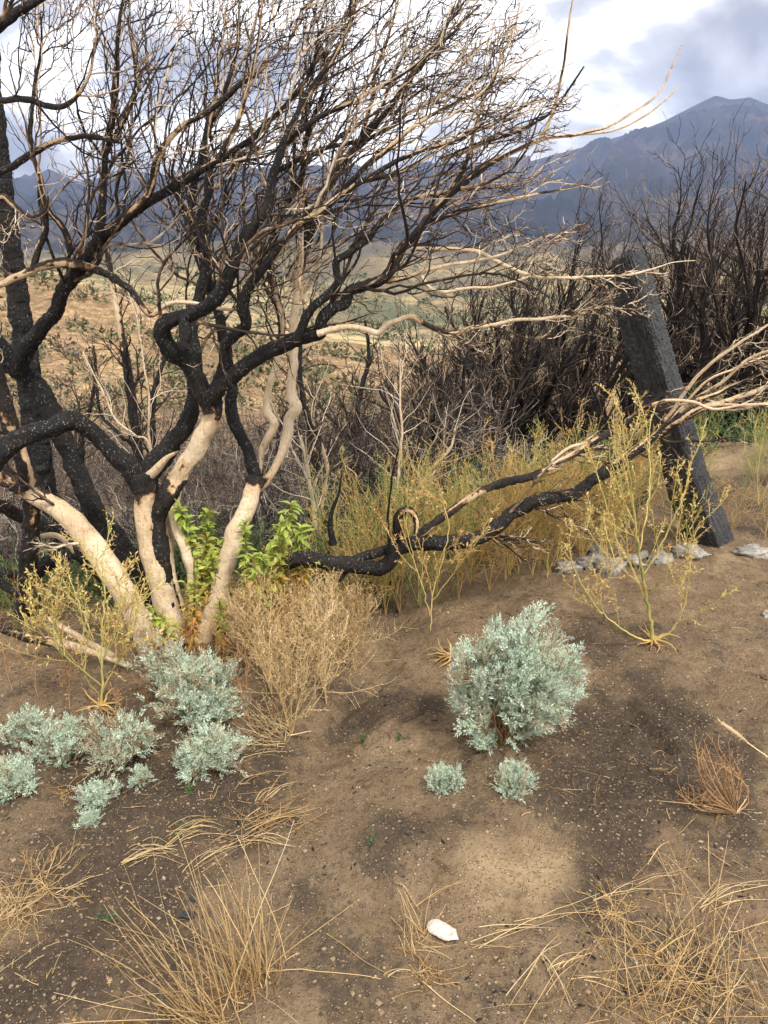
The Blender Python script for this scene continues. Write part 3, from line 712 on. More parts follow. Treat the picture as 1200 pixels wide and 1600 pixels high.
limb(left, 'limb', [(128, 414, 18), (158, 424, 16), (182, 438, 15), (204, 452, 13), (218, 474, 12), (236, 492, 11), (262, 476, 10), (300, 474, 9), (340, 482, 8), (384, 486, 4)], (2.82, 2.7), (.5, .5, .55, .8, .8), sides=10, tw=.35)
limb(left, 'limb', [(52, 420, 14), (60, 390, 13), (72, 362, 12), (70, 318, 12), (60, 270, 10), (48, 220, 9), (52, 150, 7), (64, 80, 5), (60, 0, 3)], (2.78, 2.8), (.4, .45, .4), sides=10, tw=1)
limb(left, 'limb', [(150, 380, 16), (158, 330, 14), (160, 280, 13), (168, 230, 12), (176, 180, 11), (181, 120, 10), (184, 70, 8), (190, 10, 5), (194, -40, 4)], (2.8, 2.85), (.3, .35, .3), sides=10, tw=1)
limb(left, 'limb', [(166, 240, 10), (190, 190, 10), (212, 140, 9), (210, 90, 7), (202, 40, 5), (205, -20, 3)], (2.83, 2.8), (.3, .4), sides=8, tw=.8)
limb(left, 'limb', [(196, 340, 15), (232, 300, 14), (246, 250, 12), (282, 200, 11), (318, 182, 10), (364, 140, 9), (412, 104, 7), (450, 66, 5), (470, 10, 3)], (2.75, 2.6), (.4, .45, .4), sides=10, tw=1)
limb(left, 'limb', [(-40, 300, 14), (0, 270, 13), (40, 246, 12), (80, 224, 11), (130, 214, 10), (188, 220, 8)], (2.7, 2.6), (.3, .4, .3), sides=10, tw=.7)
limb(left, 'limb', [(-60, 180, 16), (0, 158, 13), (40, 156, 12), (76, 166, 11), (100, 166, 10), (122, 146, 8), (140, 110, 6), (150, 60, 4)], (2.6, 2.5), (.4, .5), sides=10, tw=1)
limb(left, 'limb', [(-80, 110, 22), (-30, 70, 20), (0, 40, 18), (34, 14, 16), (80, -14, 13), (120, -50, 9)], (2.45, 2.4), (.1, .3), sides=10, tw=.8)
limb(left, 'limb', [(-50, 340, 16), (0, 306, 12), (20, 318, 11), (46, 340, 9), (70, 330, 7), (76, 306, 5)], (2.6, 2.55), (.6, .5), sides=8, tw=.5)
limb(left, 'limb', [(60, 270, 10), (66, 300, 12), (78, 330, 12), (100, 362, 12), (108, 395, 12)], (2.75, 2.8), (.5, .3), sides=8, tw=.2)
limb(left, 'trunk', [(36, 960, 26), (40, 920, 24), (46, 868, 24), (47, 806, 25), (42, 748, 25), (28, 690, 24), (10, 640, 24), (-6, 590, 22), (-30, 520, 18)], (2.75, 2.7, 2.65), (.1, .1, .3, .6, .25, .1, .1), sides=14, tw=.3)
limb(left, 'limb', [(-40, 800, 26), (0, 790, 26), (22, 802, 24), (46, 812, 22), (90, 830, 20), (130, 846, 18)], (2.85, 2.95), (.3, .2), sides=12, tw=.2)
limb(left, 'limb', [(-50, 900, 30), (0, 898, 28), (40, 906, 26), (76, 880, 24), (120, 866, 22), (160, 905, 18)], (2.9, 3.0), (.05, .1), sides=12, tw=.2)
limb(left, 'limb', [(60, 838, 12), (86, 836, 13), (108, 852, 11), (116, 864, 5)], (2.8, 2.8), (.9, 1), sides=8, tw=0)
limb(left, 'limb', [(-30, 868, 20), (10, 918, 16), (50, 930, 14), (90, 946, 12)], (2.75, 2.75), (.05, .1), sides=8, tw=.2)
log_ = thing('fallen_branch', GP(110, 1000), 'peeled tan fallen branch on the ground below the leaning trunk', 'branch')
limb(log_, 'branch_wood', [(-20, 975, 10), (24, 990, 16), (60, 1000, 18), (96, 1004, 19), (130, 1014, 18), (170, 1028, 15), (205, 1042, 12)], (2.55, 2.42), (.3, .5, .6, .85, .7), sides=14, tw=0)
limb(log_, 'side_branch', [(70, 962, 4), (84, 974, 11), (104, 984, 13), (140, 1006, 15), (176, 1026, 13)], (2.55, 2.44), (.6, .9, .7), rough=1.6, sides=12, tw=0)

# ---- branches and twigs that fill the crowns
FOCUS = P(300, 820, 2.8)
def crown_flow(p):
    d = unit(p - FOCUS)
    d = d + np.array([0.52, 0.0, 0.02])
    d[:, 1] *= 0.6
    return unit(d)
def pix_u(p):
    d = p - np.array([0, 0, CAM_H]); f = d[..., 1] * CT - d[..., 2] * ST; b = d[..., 1] * ST + d[..., 2] * CT
    return 600 + FPX * d[..., 0] / f, 800 - FPX * b / f
def crown(tree):
    own = [(p, r, tw, o) for (o, p, r, tw, z) in LIMBS if o.parent == tree]
    starts, dirs, rads, lens, pale = [], [], [], [], []
    for p, r, tw, o in own:
        s = np.concatenate([[0], np.cumsum(np.linalg.norm(np.diff(p, axis=0), axis=1))])
        big = tw >= .8
        k = int(s[-1] * (12 if big else 12) * tw)
        tone = np.empty(len(o.data.vertices), np.float32); o.data.attributes['tone'].data.foreach_get('value', tone)
        nv = len(tone) // len(p)
        for _ in range(k):
            t = rng.uniform(0.12, 1.0) ** (0.8 if big else .55) * s[-1]
            i = min(int(np.searchsorted(s, t)), len(p) - 2)
            if big and p[i, 2] < 1.05: continue
            tan = unit(p[i + 1] - p[i])
            q = rng.normal(size=3); q -= (q @ tan) * tan; q /= np.linalg.norm(q)
            a = rng.uniform(0.35, 0.95)
            dirs.append(math.cos(a) * tan + math.sin(a) * q); starts.append(p[i])
            rr = min(r[i] * rng.uniform(0.3, 0.6), 0.0066); rads.append(max(rr, 0.0024))
            lens.append((0.22 + rr * 72 * rng.uniform(0.5, 1.2)) * (1.0 if big else 0.5))
            pale.append(float(tone[i * nv:(i + 1) * nv].mean()))
    starts, dirs, rads, lens, pale = map(np.array, (starts, dirs, rads, lens, pale))
    fl = lambda p: crown_flow(p)
    b = grow(starts, dirs, lens, 13, 0.19, fl, 0.10)
    u_, v_ = pix_u(b[:, -1]); ok = (u_ < np.interp(v_, [-50, 100, 200, 300, 420, 430], [830, 880, 915, 945, 960, 5000]))
    b, rads, lens, pale = b[ok], rads[ok], lens[ok], pale[ok]
    def thin(q, cap):                                       # crowded spots shed their extra twigs
        uu, vv = pix_u(q[:, q.shape[1] // 2]); key = (np.floor(uu / 36).astype(int) + 50) * 1000 + np.floor(vv / 36).astype(int) + 50
        o_ = rng.permutation(len(key)); cnt = {}; keep = np.zeros(len(key), bool)
        for i in o_:
            c = cnt.get(key[i], 0)
            if c < cap: keep[i] = True; cnt[key[i]] = c + 1
        return keep
    ok = thin(b, 3 if tree is main else 4); b, rads, lens, pale = b[ok], rads[ok], lens[ok], pale[ok]
    taper = np.linspace(1, 0.32, 14)
    def tones(pl, m, add=0):
        n = len(pl)
        base = np.where(rng.random(n) < np.clip(.12 + .75 * (pl - .2) + add, .1, .92), rng.uniform(.55, .95, n), rng.uniform(.10, .50, n))
        return base, np.clip(base[:, None] + 0.13 * rng.normal(size=(n, m)), 0, 1)
    B = Mesh(); bt, tt = tones(pale, 14); B.tubes(b, rads[:, None] * taper * rng.uniform(.88, 1.15, (len(b), 14)), tt, 6)
    bo = B.build('branches', M['twig'], tree, kind='stuff')
    T = Mesh()
    p, d, par, t = sprout(b, 8, 0.12, 1.0, 0.7, bias=crown_flow(b[:, 0]).mean(0), bw=0.25)
    r2 = np.maximum(rads[par] * (1 - 0.68 * t) * 0.6, 0.0018)
    L2 = np.clip(lens[par] * 0.5 * (1 - 0.5 * t), 0.08, 0.36) * rng.uniform(0.5, 1.2, len(t))
    b2 = grow(p, d, L2, 9, 0.27, fl, 0.12)
    u_, v_ = pix_u(b2[:, -1]); ok = (u_ < np.interp(v_, [-50, 100, 200, 300, 420, 430], [845, 900, 935, 965, 980, 5000]))
    ok &= thin(b2, 17); b2, r2, L2, par = b2[ok], r2[ok], L2[ok], par[ok]
    b2t, tt = tones(np.clip(pale[par] * .5 + bt[par] * .5, 0, 1), 10, .04)
    T.tubes(b2, r2[:, None] * np.linspace(1, 0.42, 10) * rng.uniform(.85, 1.2, (len(b2), 10)), tt, 4)
    p, d, par2, t = sprout(b2, 4, 0.15, 1.0, 0.75)
    r3 = np.maximum(r2[par2] * (1 - 0.6 * t) * 0.62, 0.0013)
    L3 = np.clip(L2[par2] * 0.42, 0.03, 0.14) * rng.uniform(0.4, 1.3, len(t))
    b3 = grow(p, d, L3, 5, 0.3, fl, 0.10)
    T.tubes(b3, r3[:, None] * np.linspace(1, 0.5, 6), tones(b2t[par2], 6, .06)[1], 3)
    T.build('twigs', M['twig'], bo, kind='stuff')
crown(main); crown(left)

# a straight charred trunk behind, at the left edge
con = thing('burnt_pine', on_ground(-2.2, 4.6), 'tall straight charred black trunk at the left edge, behind the manzanita', 'tree trunk')
limb(con, 'trunk', [(96, 960, 46), (86, 880, 42), (72, 790, 40), (58, 690, 37), (46, 600, 35), (34, 500, 32), (20, 400, 29), (8, 300, 25), (-2, 200, 21), (-14, 90, 22), (-26, -20, 18)],
     (4.6, 4.6), (0, .02, 0), sides=18, step=0.025, rough=.6, tw=0)

# ---- slender dead stems in the gully behind
SAP = [([(236, 800, 20), (224, 750, 18), (212, 680, 17), (202, 590, 16), (192, 530, 14), (180, 470, 13), (170, 410, 10), (160, 340, 6)], 4.6, (.1, .1, .2, .6, .2), 'slender charred stem with a white-splintered middle, behind the torn stub'),
       ([(244, 800, 11), (240, 700, 10), (238, 640, 10), (244, 600, 9), (258, 560, 7), (264, 510, 5)], 5.0, (.1, .2), 'thin black forked stem left of the central black crotch'),
       ([(240, 735, 6), (234, 690, 5), (232, 620, 5), (224, 560, 4), (214, 500, 3), (196, 440, 2)], 4.2, (.9, 1), 'very thin bleached upright stem beside the torn stub'),
       ([(236, 712, 5), (210, 680, 5), (182, 656, 4), (164, 620, 4), (148, 588, 3), (130, 550, 2)], 4.2, (.95, 1), 'thin bleached arching twig left of the torn stub'),
       ([(486, 830, 13), (488, 770, 12), (492, 710, 12), (484, 660, 11), (472, 610, 10), (468, 550, 8), (476, 480, 5)], 4.4, (.1, .25, .1), 'dark dead stem just right of the peeled cream trunk'),
       ([(492, 800, 9), (484, 760, 9), (478, 720, 8), (470, 680, 6)], 4.0, (1, 1), 'short white peeled stick right of the cream trunk'),
       ([(512, 830, 10), (504, 790, 9), (512, 740, 9), (500, 690, 8), (486, 660, 6), (476, 630, 4)], 4.1, (.1, .8, .1), 'leaning half-peeled stem above the low branch'),
       ([(620, 800, 6), (622, 740, 6), (628, 680, 6), (625, 620, 5), (626, 560, 3)], 4.2, (.9, .9, 1), 'white upright dead stick left of the charred shrubs'),
       ([(640, 790, 8), (660, 752, 7), (684, 722, 6), (704, 700, 6), (712, 670, 4)], 4.3, (1, .9, 1), 'bent white stick among the weeds in front of the charred shrubs'),
       ([(560, 760, 12), (556, 690, 11), (562, 620, 10), (576, 560, 8), (570, 500, 5)], 6.2, (.1, .2), 'dark dead stem alone in the brush, above the low branch'),
       ([(130, 760, 9), (128, 690, 9), (140, 640, 8), (150, 590, 6), (146, 540, 4)], 5.2, (.2, .3), 'thin grey-black stem between the charred trunk and the leaning trunk'),
       ([(212, 720, 7), (188, 680, 7), (160, 650, 6), (150, 600, 5), (140, 560, 4)], 4.9, (.1, .2), 'dark crooked stem slanting left in the gully'),
       ([(452, 800, 8), (440, 740, 8), (434, 690, 7), (446, 640, 6)], 5.6, (.2, .3), 'faint dark stem between the two cream forks'),
       ([(660, 830, 7), (662, 770, 6), (650, 720, 6), (656, 670, 5), (640, 610, 3)], 4.4, (.1, .2), 'thin black stem rising behind the hooked stub')]
for pix, Y, tn, lab in SAP:
    bpt = P(pix[0][0], pix[0][1], Y)
    z0 = float(ground_z(bpt[0], Y))
    pz = pix
    if bpt[2] > z0 + 0.02:                                  # carry the stem down to the ground it grows from
        v = pix[0][1]
        while P(pix[0][0], v, Y)[2] > z0 - 0.03 and v < 1500: v += 10
        pz = [(pix[0][0], v, pix[0][2] * 1.15)] + pix
    t = thing('dead_stem', on_ground(bpt[0], Y), lab, 'dead stem', 'dead stems in the gully behind the manzanita')
    n0 = len(LIMBS)
    limb(t, 'stem', pz, (Y, Y * 1.02), tn, sides=8, step=0.02, tw=.6)
    _, p_, r_, _, _ = LIMBS[-1]
    k = 16
    st, dr, par, tt = sprout(p_[None, ::max(1, len(p_) // 14)], k, 0.35, 1.0, 0.7)
    g1 = grow(st, dr, rng.uniform(.15, .5, k), 6, 0.2, lift=0.04)
    tb = Mesh(); rr = np.maximum(np.interp(tt, np.linspace(0, 1, len(r_)), r_) * 0.4, 0.0022)
    tb.tubes(g1, rr[:, None] * np.linspace(1, .4, 7), np.clip(np.mean(tn) + .25 * rng.normal(size=(k, 1)), 0, 1), 4)
    st, dr, par, tt = sprout(g1, 4, 0.2, 1, 0.7)
    g2 = grow(st, dr, rng.uniform(.06, .25, len(st)), 4, 0.25, lift=0.03)
    tb.tubes(g2, np.maximum(rr[par] * .5, .0016)[:, None] * np.linspace(1, .5, 5), np.clip(.35 + .25 * rng.normal(size=(len(st), 1)), 0, 1), 3)
    tb.build('twigs', M['twig'], t, kind='stuff')

# ================================================================== CHARRED SHRUBS BEHIND, RIGHT
def charred_shrub(base, H, spread, stems, lab, seed, lean=(0, 0)):
    global rng
    keep = rng; rng = np.random.default_rng(seed)
    t = thing('charred_shrub', base, lab, 'shrub', 'charred shrubs on the slope behind the post')
    az = rng.uniform(0, 2 * math.pi, stems); out = rng.uniform(0.15, 0.75, stems) * spread
    d0 = np.stack([np.cos(az) * out + lean[0], np.sin(az) * out + lean[1], np.ones(stems)], 1)
    p0 = np.array(base) + np.stack([np.cos(az), np.sin(az), 0 * az], 1) * rng.uniform(0.03, 0.18, (stems, 1)) - np.array([0, 0, 0.08])
    L0 = H * rng.uniform(0.62, 0.9, stems)
    s = grow(p0, d0, L0, 16, 0.15, lift=0.04)
    r0 = rng.uniform(0.016, 0.050, stems) * np.sqrt(H / 3.0)
    lowt = lambda n, m, hi: np.clip(rng.uniform(.04, .34 + hi, n)[:, None] + np.linspace(0, hi, m) + .1 * rng.normal(size=(n, m)), 0, 1)
    for i in range(stems):
        m = Mesh(); m.tubes(s[i:i + 1], (r0[i] * np.linspace(1.1, .28, 17))[None], lowt(1, 17, .0) * .6, 8); m.build('stem', M['shrub'], t)
    m = Mesh()
    p, d, par, tt = sprout(s, 8, 0.15, 0.98, 0.55)
    r1 = np.maximum(r0[par] * (1 - .7 * tt) * .55, .005); L1 = H * rng.uniform(.2, .42, len(tt)) * (1.1 - .5 * tt)
    b1 = grow(p, d, L1, 10, 0.14, lift=0.06)
    m.tubes(b1, r1[:, None] * np.linspace(1, .35, 11), lowt(len(b1), 11, .04) * .8, 5)
    p, d, par, tt = sprout(b1, 5, 0.15, 1, 0.6)
    r2 = np.maximum(r1[par] * (1 - .6 * tt) * .55, .0032); L2 = np.clip(L1[par] * rng.uniform(.3, .6, len(tt)), .12, .6)
    b2 = grow(p, d, L2, 6, 0.17, lift=0.05)
    m.tubes(b2, r2[:, None] * np.linspace(1, .4, 7), lowt(len(b2), 7, .26), 3)
    bo = m.build('branches', M['shrub'], t, kind='stuff')
    m = Mesh()
    p, d, par, tt = sprout(b2, 2, 0.2, 1, 0.6)
    b3 = grow(p, d, L2[par] * rng.uniform(.3, .6, len(tt)), 4, 0.2, lift=0.04)
    m.tubes(b3, np.maximum(r2[par] * .6, .0022)[:, None] * np.linspace(1, .5, 5), lowt(len(b3), 5, .35), 3)
    m.build('twigs', M['shrub'], bo, kind='stuff')
    rng = keep
    return t
SHRUBS = [(770, 7.6, 2.15, 1.05, 10, 'wide charred shrub in mid slope, leftmost of the large ones', (-.05, 0)),
          (858, 7.0, 2.45, 1.0, 8, 'charred shrub with a thick black stem slanting right, left of the post', (.12, 0)),
          (935, 7.8, 2.55, .8, 7, 'charred shrub standing directly left of the leaning post', (0, 0)),
          (1035, 7.4, 2.85, .75, 8, 'tall charred shrub right behind the top of the leaning post', (.02, 0)),
          (1125, 6.8, 2.75, .8, 8, 'tall dense charred shrub right of the leaning post', (.08, 0)),
          (1195, 7.4, 3.0, .7, 7, 'tall charred shrub at the right edge of the picture', (0, 0)),
          (690, 8.6, 1.9, .95, 7, 'smaller charred shrub at the left end of the burnt row', (-.08, 0)),
          (1080, 9.5, 3.0, .8, 6, 'charred shrub farther back, seen between post and right edge', (0, 0)),
          (985, 10.5, 2.8, .8, 6, 'charred shrub farther back behind the post top', (0, 0)),
          (830, 10.5, 2.2, .9, 6, 'low charred shrub farther back in the gap left of the post', (0, 0)),
          (620, 9.6, 1.7, .9, 6, 'low charred shrub in the brush left of the burnt row', (0, 0)),
          (545, 9.0, 1.7, .9, 6, 'thin charred shrub in the brush right of the cream trunk', (0, 0)),
          (655, 7.4, 1.75, .8, 7, 'charred shrub just behind the weeds at the hooked stub', (-.05, 0)),
          (590, 12.0, 2.0, .9, 6, 'distant charred shrub low in the gully above the low branch', (0, 0)),
          (720, 11.5, 2.2, .9, 6, 'distant charred shrub behind the left end of the burnt row', (0, 0)),
          (470, 11.0, 1.8, .9, 6, 'distant charred shrub behind the cream forks', (0, 0)),
          (1160, 9.0, 3.0, .8, 7, 'charred shrub farther back near the right edge', (0, 0)),
          (905, 9.2, 2.6, .8, 7, 'charred shrub in the second rank left of the post', (0, 0)),
          (505, 7.2, 1.9, .8, 8, 'charred shrub behind the dead stems right of the cream trunk', (.05, 0)),
          (600, 6.4, 1.7, .85, 9, 'near charred shrub behind the weeds, above the forked low branch', (.05, 0)),
          (720, 6.2, 2.0, .8, 10, 'near charred shrub above the middle of the low branch', (.08, 0)),
          (810, 8.6, 2.4, .8, 8, 'upright charred shrub in the second rank, mid row', (0, 0)),
          (650, 10.0, 2.1, .8, 8, 'slim charred shrub in the second rank, above the hooked stub', (0, 0)),
          (1270, 6.8, 2.8, .8, 6, 'charred shrub leaning in from beyond the right edge', (-.1, 0))]
SHRUB_O = []
for i, (u, Y, H, sp, ns, lab, lean) in enumerate(SHRUBS):
    x = (u - 600) / FPX / 0.96 * Y
    SHRUB_O.append(charred_shrub(on_ground(x, Y), H * 1.1, sp, ns, lab, 100 + i, lean))

# thick curving stems of the nearest shrubs
for k_, Y, pix in ((1, 6.9, [(762, 720, 30), (776, 680, 28), (796, 640, 26), (812, 600, 24), (830, 572, 22), (856, 540, 20), (878, 508, 18), (892, 466, 15), (896, 420, 11), (906, 372, 8), (900, 330, 4)]),
                   (1, 6.9, [(812, 600, 16), (806, 560, 14), (812, 520, 12), (800, 470, 9), (806, 420, 6)]), (1, 6.9, [(770, 700, 18), (812, 668, 15), (836, 632, 14), (868, 596, 13), (880, 560, 11), (884, 520, 8)]),
                   (0, 7.4, [(742, 720, 20), (738, 660, 18), (742, 610, 16), (734, 560, 14), (744, 510, 12), (736, 460, 9), (742, 410, 6)]), (0, 7.4, [(738, 690, 18), (712, 640, 16), (690, 606, 14), (668, 580, 12), (650, 548, 9), (636, 520, 6)]),
                   (0, 7.4, [(748, 700, 16), (768, 650, 15), (764, 600, 13), (780, 556, 11), (774, 506, 8), (784, 460, 5)]), (2, 7.6, [(918, 700, 22), (922, 650, 20), (916, 600, 18), (926, 550, 16), (934, 500, 14), (928, 440, 11), (940, 380, 8), (936, 320, 5)]),
                   (2, 7.6, [(906, 690, 18), (890, 640, 16), (896, 590, 14), (880, 540, 12), (884, 480, 9), (870, 420, 6)]), (3, 7.3, [(1012, 680, 22), (1036, 610, 20), (1052, 560, 18), (1048, 500, 16), (1062, 440, 14), (1052, 380, 11), (1064, 310, 7), (1060, 260, 4)]),
                   (4, 6.7, [(1062, 690, 24), (1086, 620, 22), (1104, 570, 20), (1130, 524, 18), (1160, 492, 15), (1196, 460, 12), (1236, 440, 8)]), (4, 6.7, [(1096, 600, 18), (1102, 540, 16), (1096, 480, 14), (1112, 420, 11), (1106, 350, 8), (1118, 280, 5)]),
                   (4, 6.7, [(1120, 690, 20), (1136, 620, 18), (1150, 560, 16), (1144, 500, 14), (1156, 430, 11), (1166, 350, 7), (1160, 290, 4)]), (5, 7.3, [(1190, 680, 22), (1184, 610, 20), (1192, 540, 17), (1180, 470, 14), (1190, 400, 10), (1182, 320, 6)])):
    pix = [(u, v, w * (1 - .75 * (j / (len(pix) - 1)) ** 2)) for j, (u, v, w) in enumerate(pix)]
    so = limb(SHRUB_O[k_], 'stem', pix, (Y, Y * .99), (.02, .1, .2), sides=10, step=.03, tw=.5, kind_of='shrub')
    _, p_, r_, _, _ = LIMBS.pop()
    n_ = 22; m = Mesh()
    q_, dr, par, tt = sprout(p_[None, ::max(1, len(p_) // 18)], n_, .25, 1.0, .5)
    rr = np.maximum(np.interp(tt, np.linspace(0, 1, len(r_)), r_) * .5, .004); L_ = rng.uniform(.25, .75, n_) * (1.25 - .6 * tt)
    g1 = grow(q_, dr, L_, 9, .16, lift=.07); m.tubes(g1, rr[:, None] * np.linspace(1, .3, 10), np.clip(.2 + .15 * rng.normal(size=(n_, 1)), 0, 1), 5)
    q_, dr, par, tt = sprout(g1, 6, .15, 1, .55); g2 = grow(q_, dr, L_[par] * rng.uniform(.25, .55, len(tt)), 6, .18, lift=.06)
    m.tubes(g2, np.maximum(rr[par] * .4, .003)[:, None] * np.linspace(1, .5, 7), np.clip(.33 + .2 * rng.normal(size=(len(tt), 1)), 0, 1), 3)
    m.build('branches', M['shrub'], so, kind='stuff')
# ================================================================== DEAD BRUSH IN THE GULLY
def brush():
    m = Mesh()
    N = 3300
    Y = 4.4 + 12.5 * rng.random(N) ** 1.25
    u = rng.uniform(-150, 760, N)
    x = (u - 600) / FPX / 0.93 * Y
    z = ground_z(x, Y)
    c = np.stack([x, Y, z], 1)
    d = np.stack([.7 * rng.normal(size=N), .7 * rng.normal(size=N), np.ones(N)], 1)
    L = rng.uniform(.35, 1.0, N) * (0.5 + 0.6 * vnoise(x * .8, Y * .8, 5))
    s = grow(c, d, L, 7, .2, lift=.02)
    tn = np.clip(rng.normal(.35, .25, N), 0, 1)
    m.tubes(s, rng.uniform(.004, .011, N)[:, None] * np.linspace(1, .4, 8), tn[:, None], 4)
    p, dd, par, t = sprout(s, 5, .15, 1, .7)
    s2 = grow(p, dd, L[par] * rng.uniform(.25, .55, len(t)), 5, .25)
    m.tubes(s2, rng.uniform(.0028, .005, len(t))[:, None] * np.linspace(1, .5, 6), np.clip(tn[par] + .12 * rng.normal(size=len(t)) + .08, 0, 1)[:, None], 3)
    p, dd, par2, t = sprout(s2, 3, .2, 1, .7)
    s3 = grow(p, dd, rng.uniform(.08, .25, len(t)), 3, .3)
    m.tubes(s3, np.full((len(t), 4), .0022), np.clip(tn[par][par2] + .15, 0, 1)[:, None], 3)
    o = m.build('dead_brush', M['brush'], kind='stuff')
    return tag(o, 'tangled grey-brown dead brush filling the gully', 'brush')
brush()
def far_brush():
    m = Mesh(); N = 4200
    Y = 15 + 24 * rng.random(N) ** 1.3; x = (rng.uniform(-250, 820, N) - 600) / FPX / .97 * Y
    k = vnoise(x * .35, Y * .35, 21) > .30; x, Y = x[k], Y[k]; N = len(x)
    c = np.stack([x, Y, np.where(Y < 17.5, ground_z(x, Y), terrain_z(x, Y))], 1)
    d = np.stack([.6 * rng.normal(size=N), .6 * rng.normal(size=N), np.ones(N)], 1)
    L = rng.uniform(.5, 1.5, N)
    s = grow(c, d, L, 6, .2, lift=.02); tn = np.clip(rng.normal(.35, .22, N), 0, 1)
    m.tubes(s, rng.uniform(.008, .018, N)[:, None] * np.linspace(1, .4, 7), tn[:, None], 3)
    p, dd, par, t = sprout(s, 7, .12, 1, .7)
    s2 = grow(p, dd, L[par] * rng.uniform(.25, .5, len(t)), 4, .25)
    m.tubes(s2, rng.uniform(.005, .009, len(t))[:, None] * np.linspace(1, .5, 5), np.clip(tn[par] + .12 * rng.normal(size=len(t)) + .08, 0, 1)[:, None], 3)
    tag(m.build('far_brush', M['brush'], kind='stuff'), 'grey dead brush low on the slope across the gully', 'brush')
far_brush()

# ================================================================== UNDERGROWTH, HILLSIDE SHRUBS, VALLEY TREES
def clump_cloud(centres, R, H, leaves, lw, tone, mat, name, label, cat, parent=None):
    m = Mesh()
    for c, r, h, tn in zip(centres, R, H, tone):
        k = leaves
        q = rng.normal(size=(k, 3)); q /= np.linalg.norm(q, axis=1, keepdims=True)
        rad = rng.uniform(.35, 1, k)[:, None] ** .5
        nz = 0.72 + 0.5 * vnoise(q[:, 0] * 2.3 + c[0], q[:, 1] * 2.3 + q[:, 2] * 1.7 + c[1], 3)[:, None]
        pos = c + q * rad * nz * np.array([r, r, h]) + np.array([0, 0, h * .55])
        d = unit(q + rng.normal(size=(k, 3)) * .8 + np.array([0, 0, .4]))
        m.blades(pos, d, rng.normal(size=(k, 3)), lw * r * rng.uniform(.6, 1.4, k), lw * r * .55, np.clip(tn + .14 * rng.normal(size=k), 0, 1))
    o = m.build(name, mat, parent, smooth=False, kind='stuff')
    return tag(o, label, cat)
def undergrowth():
    N = 278
    u = np.concatenate([rng.uniform(-60, 420, 70), rng.uniform(470, 1050, 190), rng.uniform(1050, 1240, 18)])
    e = np.concatenate([rng.uniform(.1, 1.4, 70), rng.uniform(-.25, 2.4, 190), rng.uniform(.1, 1.6, 18)])
    x = np.empty(N); Y = np.empty(N)
    for i in range(N):
        y = 3.4
        for _ in range(8):
            xx = (u[i] - 600) / FPX / .92 * y; y = float(crest(xx)) + e[i]
        x[i], Y[i] = xx, y
    m = Mesh()
    for i in range(N):
        k = 40; h = rng.uniform(.16, .42); c = np.array([x[i], Y[i], float(ground_z(x[i], Y[i]))])
        ns = 7
        d = np.stack([.6 * rng.normal(size=ns), .6 * rng.normal(size=ns), np.ones(ns)], 1)
        s = grow(np.repeat(c[None], ns, 0), d, h * rng.uniform(.7, 1.2, ns), 5, .12)
        tn = rng.uniform(.2, .9)
        m.tubes(s, np.full((ns, 6), .0025), np.full((ns, 6), tn), 3)
        p, dd, par, t = sprout(s, 16, .15, 1, .9)
        m.blades(p, dd, rng.normal(size=p.shape), rng.uniform(.02, .05, len(p)), rng.uniform(.007, .014, len(p)), np.clip(tn + .15 * rng.normal(size=len(p)), 0, 1))
    o = m.build('undergrowth', M['under'], kind='stuff')
    tag(o, 'low dark green undergrowth along the crest behind the weeds', 'undergrowth')
undergrowth()
def hill_cover():
    N = 1500
    Y = np.exp(rng.uniform(math.log(26), math.log(125), N)); a = rng.uniform(-.85, .25, N); x = a * Y
    keepm = vnoise(x * .12, Y * .12, 9) > .36
    x, Y = x[keepm], Y[keepm]
    c = np.stack([x, Y, terrain_z(x, Y)], 1)
    r = rng.uniform(.25, 1.1, len(x)) ** 1.4 * np.clip(Y / 60, .5, 1.3)
    clump_cloud(c, r, r * .7, 34, .5, np.clip(rng.normal(.45, .33, len(x)), 0, 1), M['hillshrub'], 'hillside_scrub', 'scattered green and brown scrub dotting the far slope', 'scrub')
    N = 2600
    Y = np.exp(rng.uniform(math.log(170), math.log(1400), N)); a = rng.uniform(-.7, .75, N); x = a * Y
    k = vnoise(a * 9, np.log(Y) * 7, 4) + .3 * rng.random(N) > .58
    x, Y = x[k], Y[k]
    c = np.stack([x, Y, terrain_z(x, Y)], 1)
    r = rng.uniform(1.0, 3.6, len(x)) * np.clip(Y / 500, .5, 1.7)
    clump_cloud(c, r, r * .8, 16, .75, np.clip(rng.normal(.75, .2, len(x)), 0, 1), M['hillshrub'], 'valley_trees', 'dark green trees scattered across the golden valley floor', 'trees')
hill_cover()

# ================================================================== CHARRED POST
def char_mat():
    m, nt, b = new_mat('alligator_char', 0.55, 0.45)
    v = N_(nt, 'ShaderNodeTexVoronoi', Scale=90.0, feature='DISTANCE_TO_EDGE'); nt.links.new(geo_pos(nt), v.inputs['Vector'])
    n1, n2 = noise(nt, 8, 4), noise(nt, 140, 4, 0.7)
    c = ramp(nt, n1, [(0.3, (0.019, 0.0193, 0.0198)), (0.55, (0.034, 0.0345, 0.0352)), (0.8, (0.056, 0.057, 0.058))])
    c = mixc(nt, ramp(nt, n2, [(0.52, (0, 0, 0)), (0.75, (.7, .7, .7))]), c, (0.14, 0.137, 0.133))
    c = mixc(nt, attr(nt, 'tone'), c, (0.085, 0.084, 0.082))
    nt.links.new(c, b.inputs['Base Color'])
    bump(nt, b, mathn(nt, 'ADD', ramp(nt, v.outputs['Distance'], [(0, (0, 0, 0)), (0.25, (1, 1, 1))]), mathn(nt, 'MULTIPLY', n2, .6)), 0.8, 0.004)
    return m
M['char'] = char_mat()
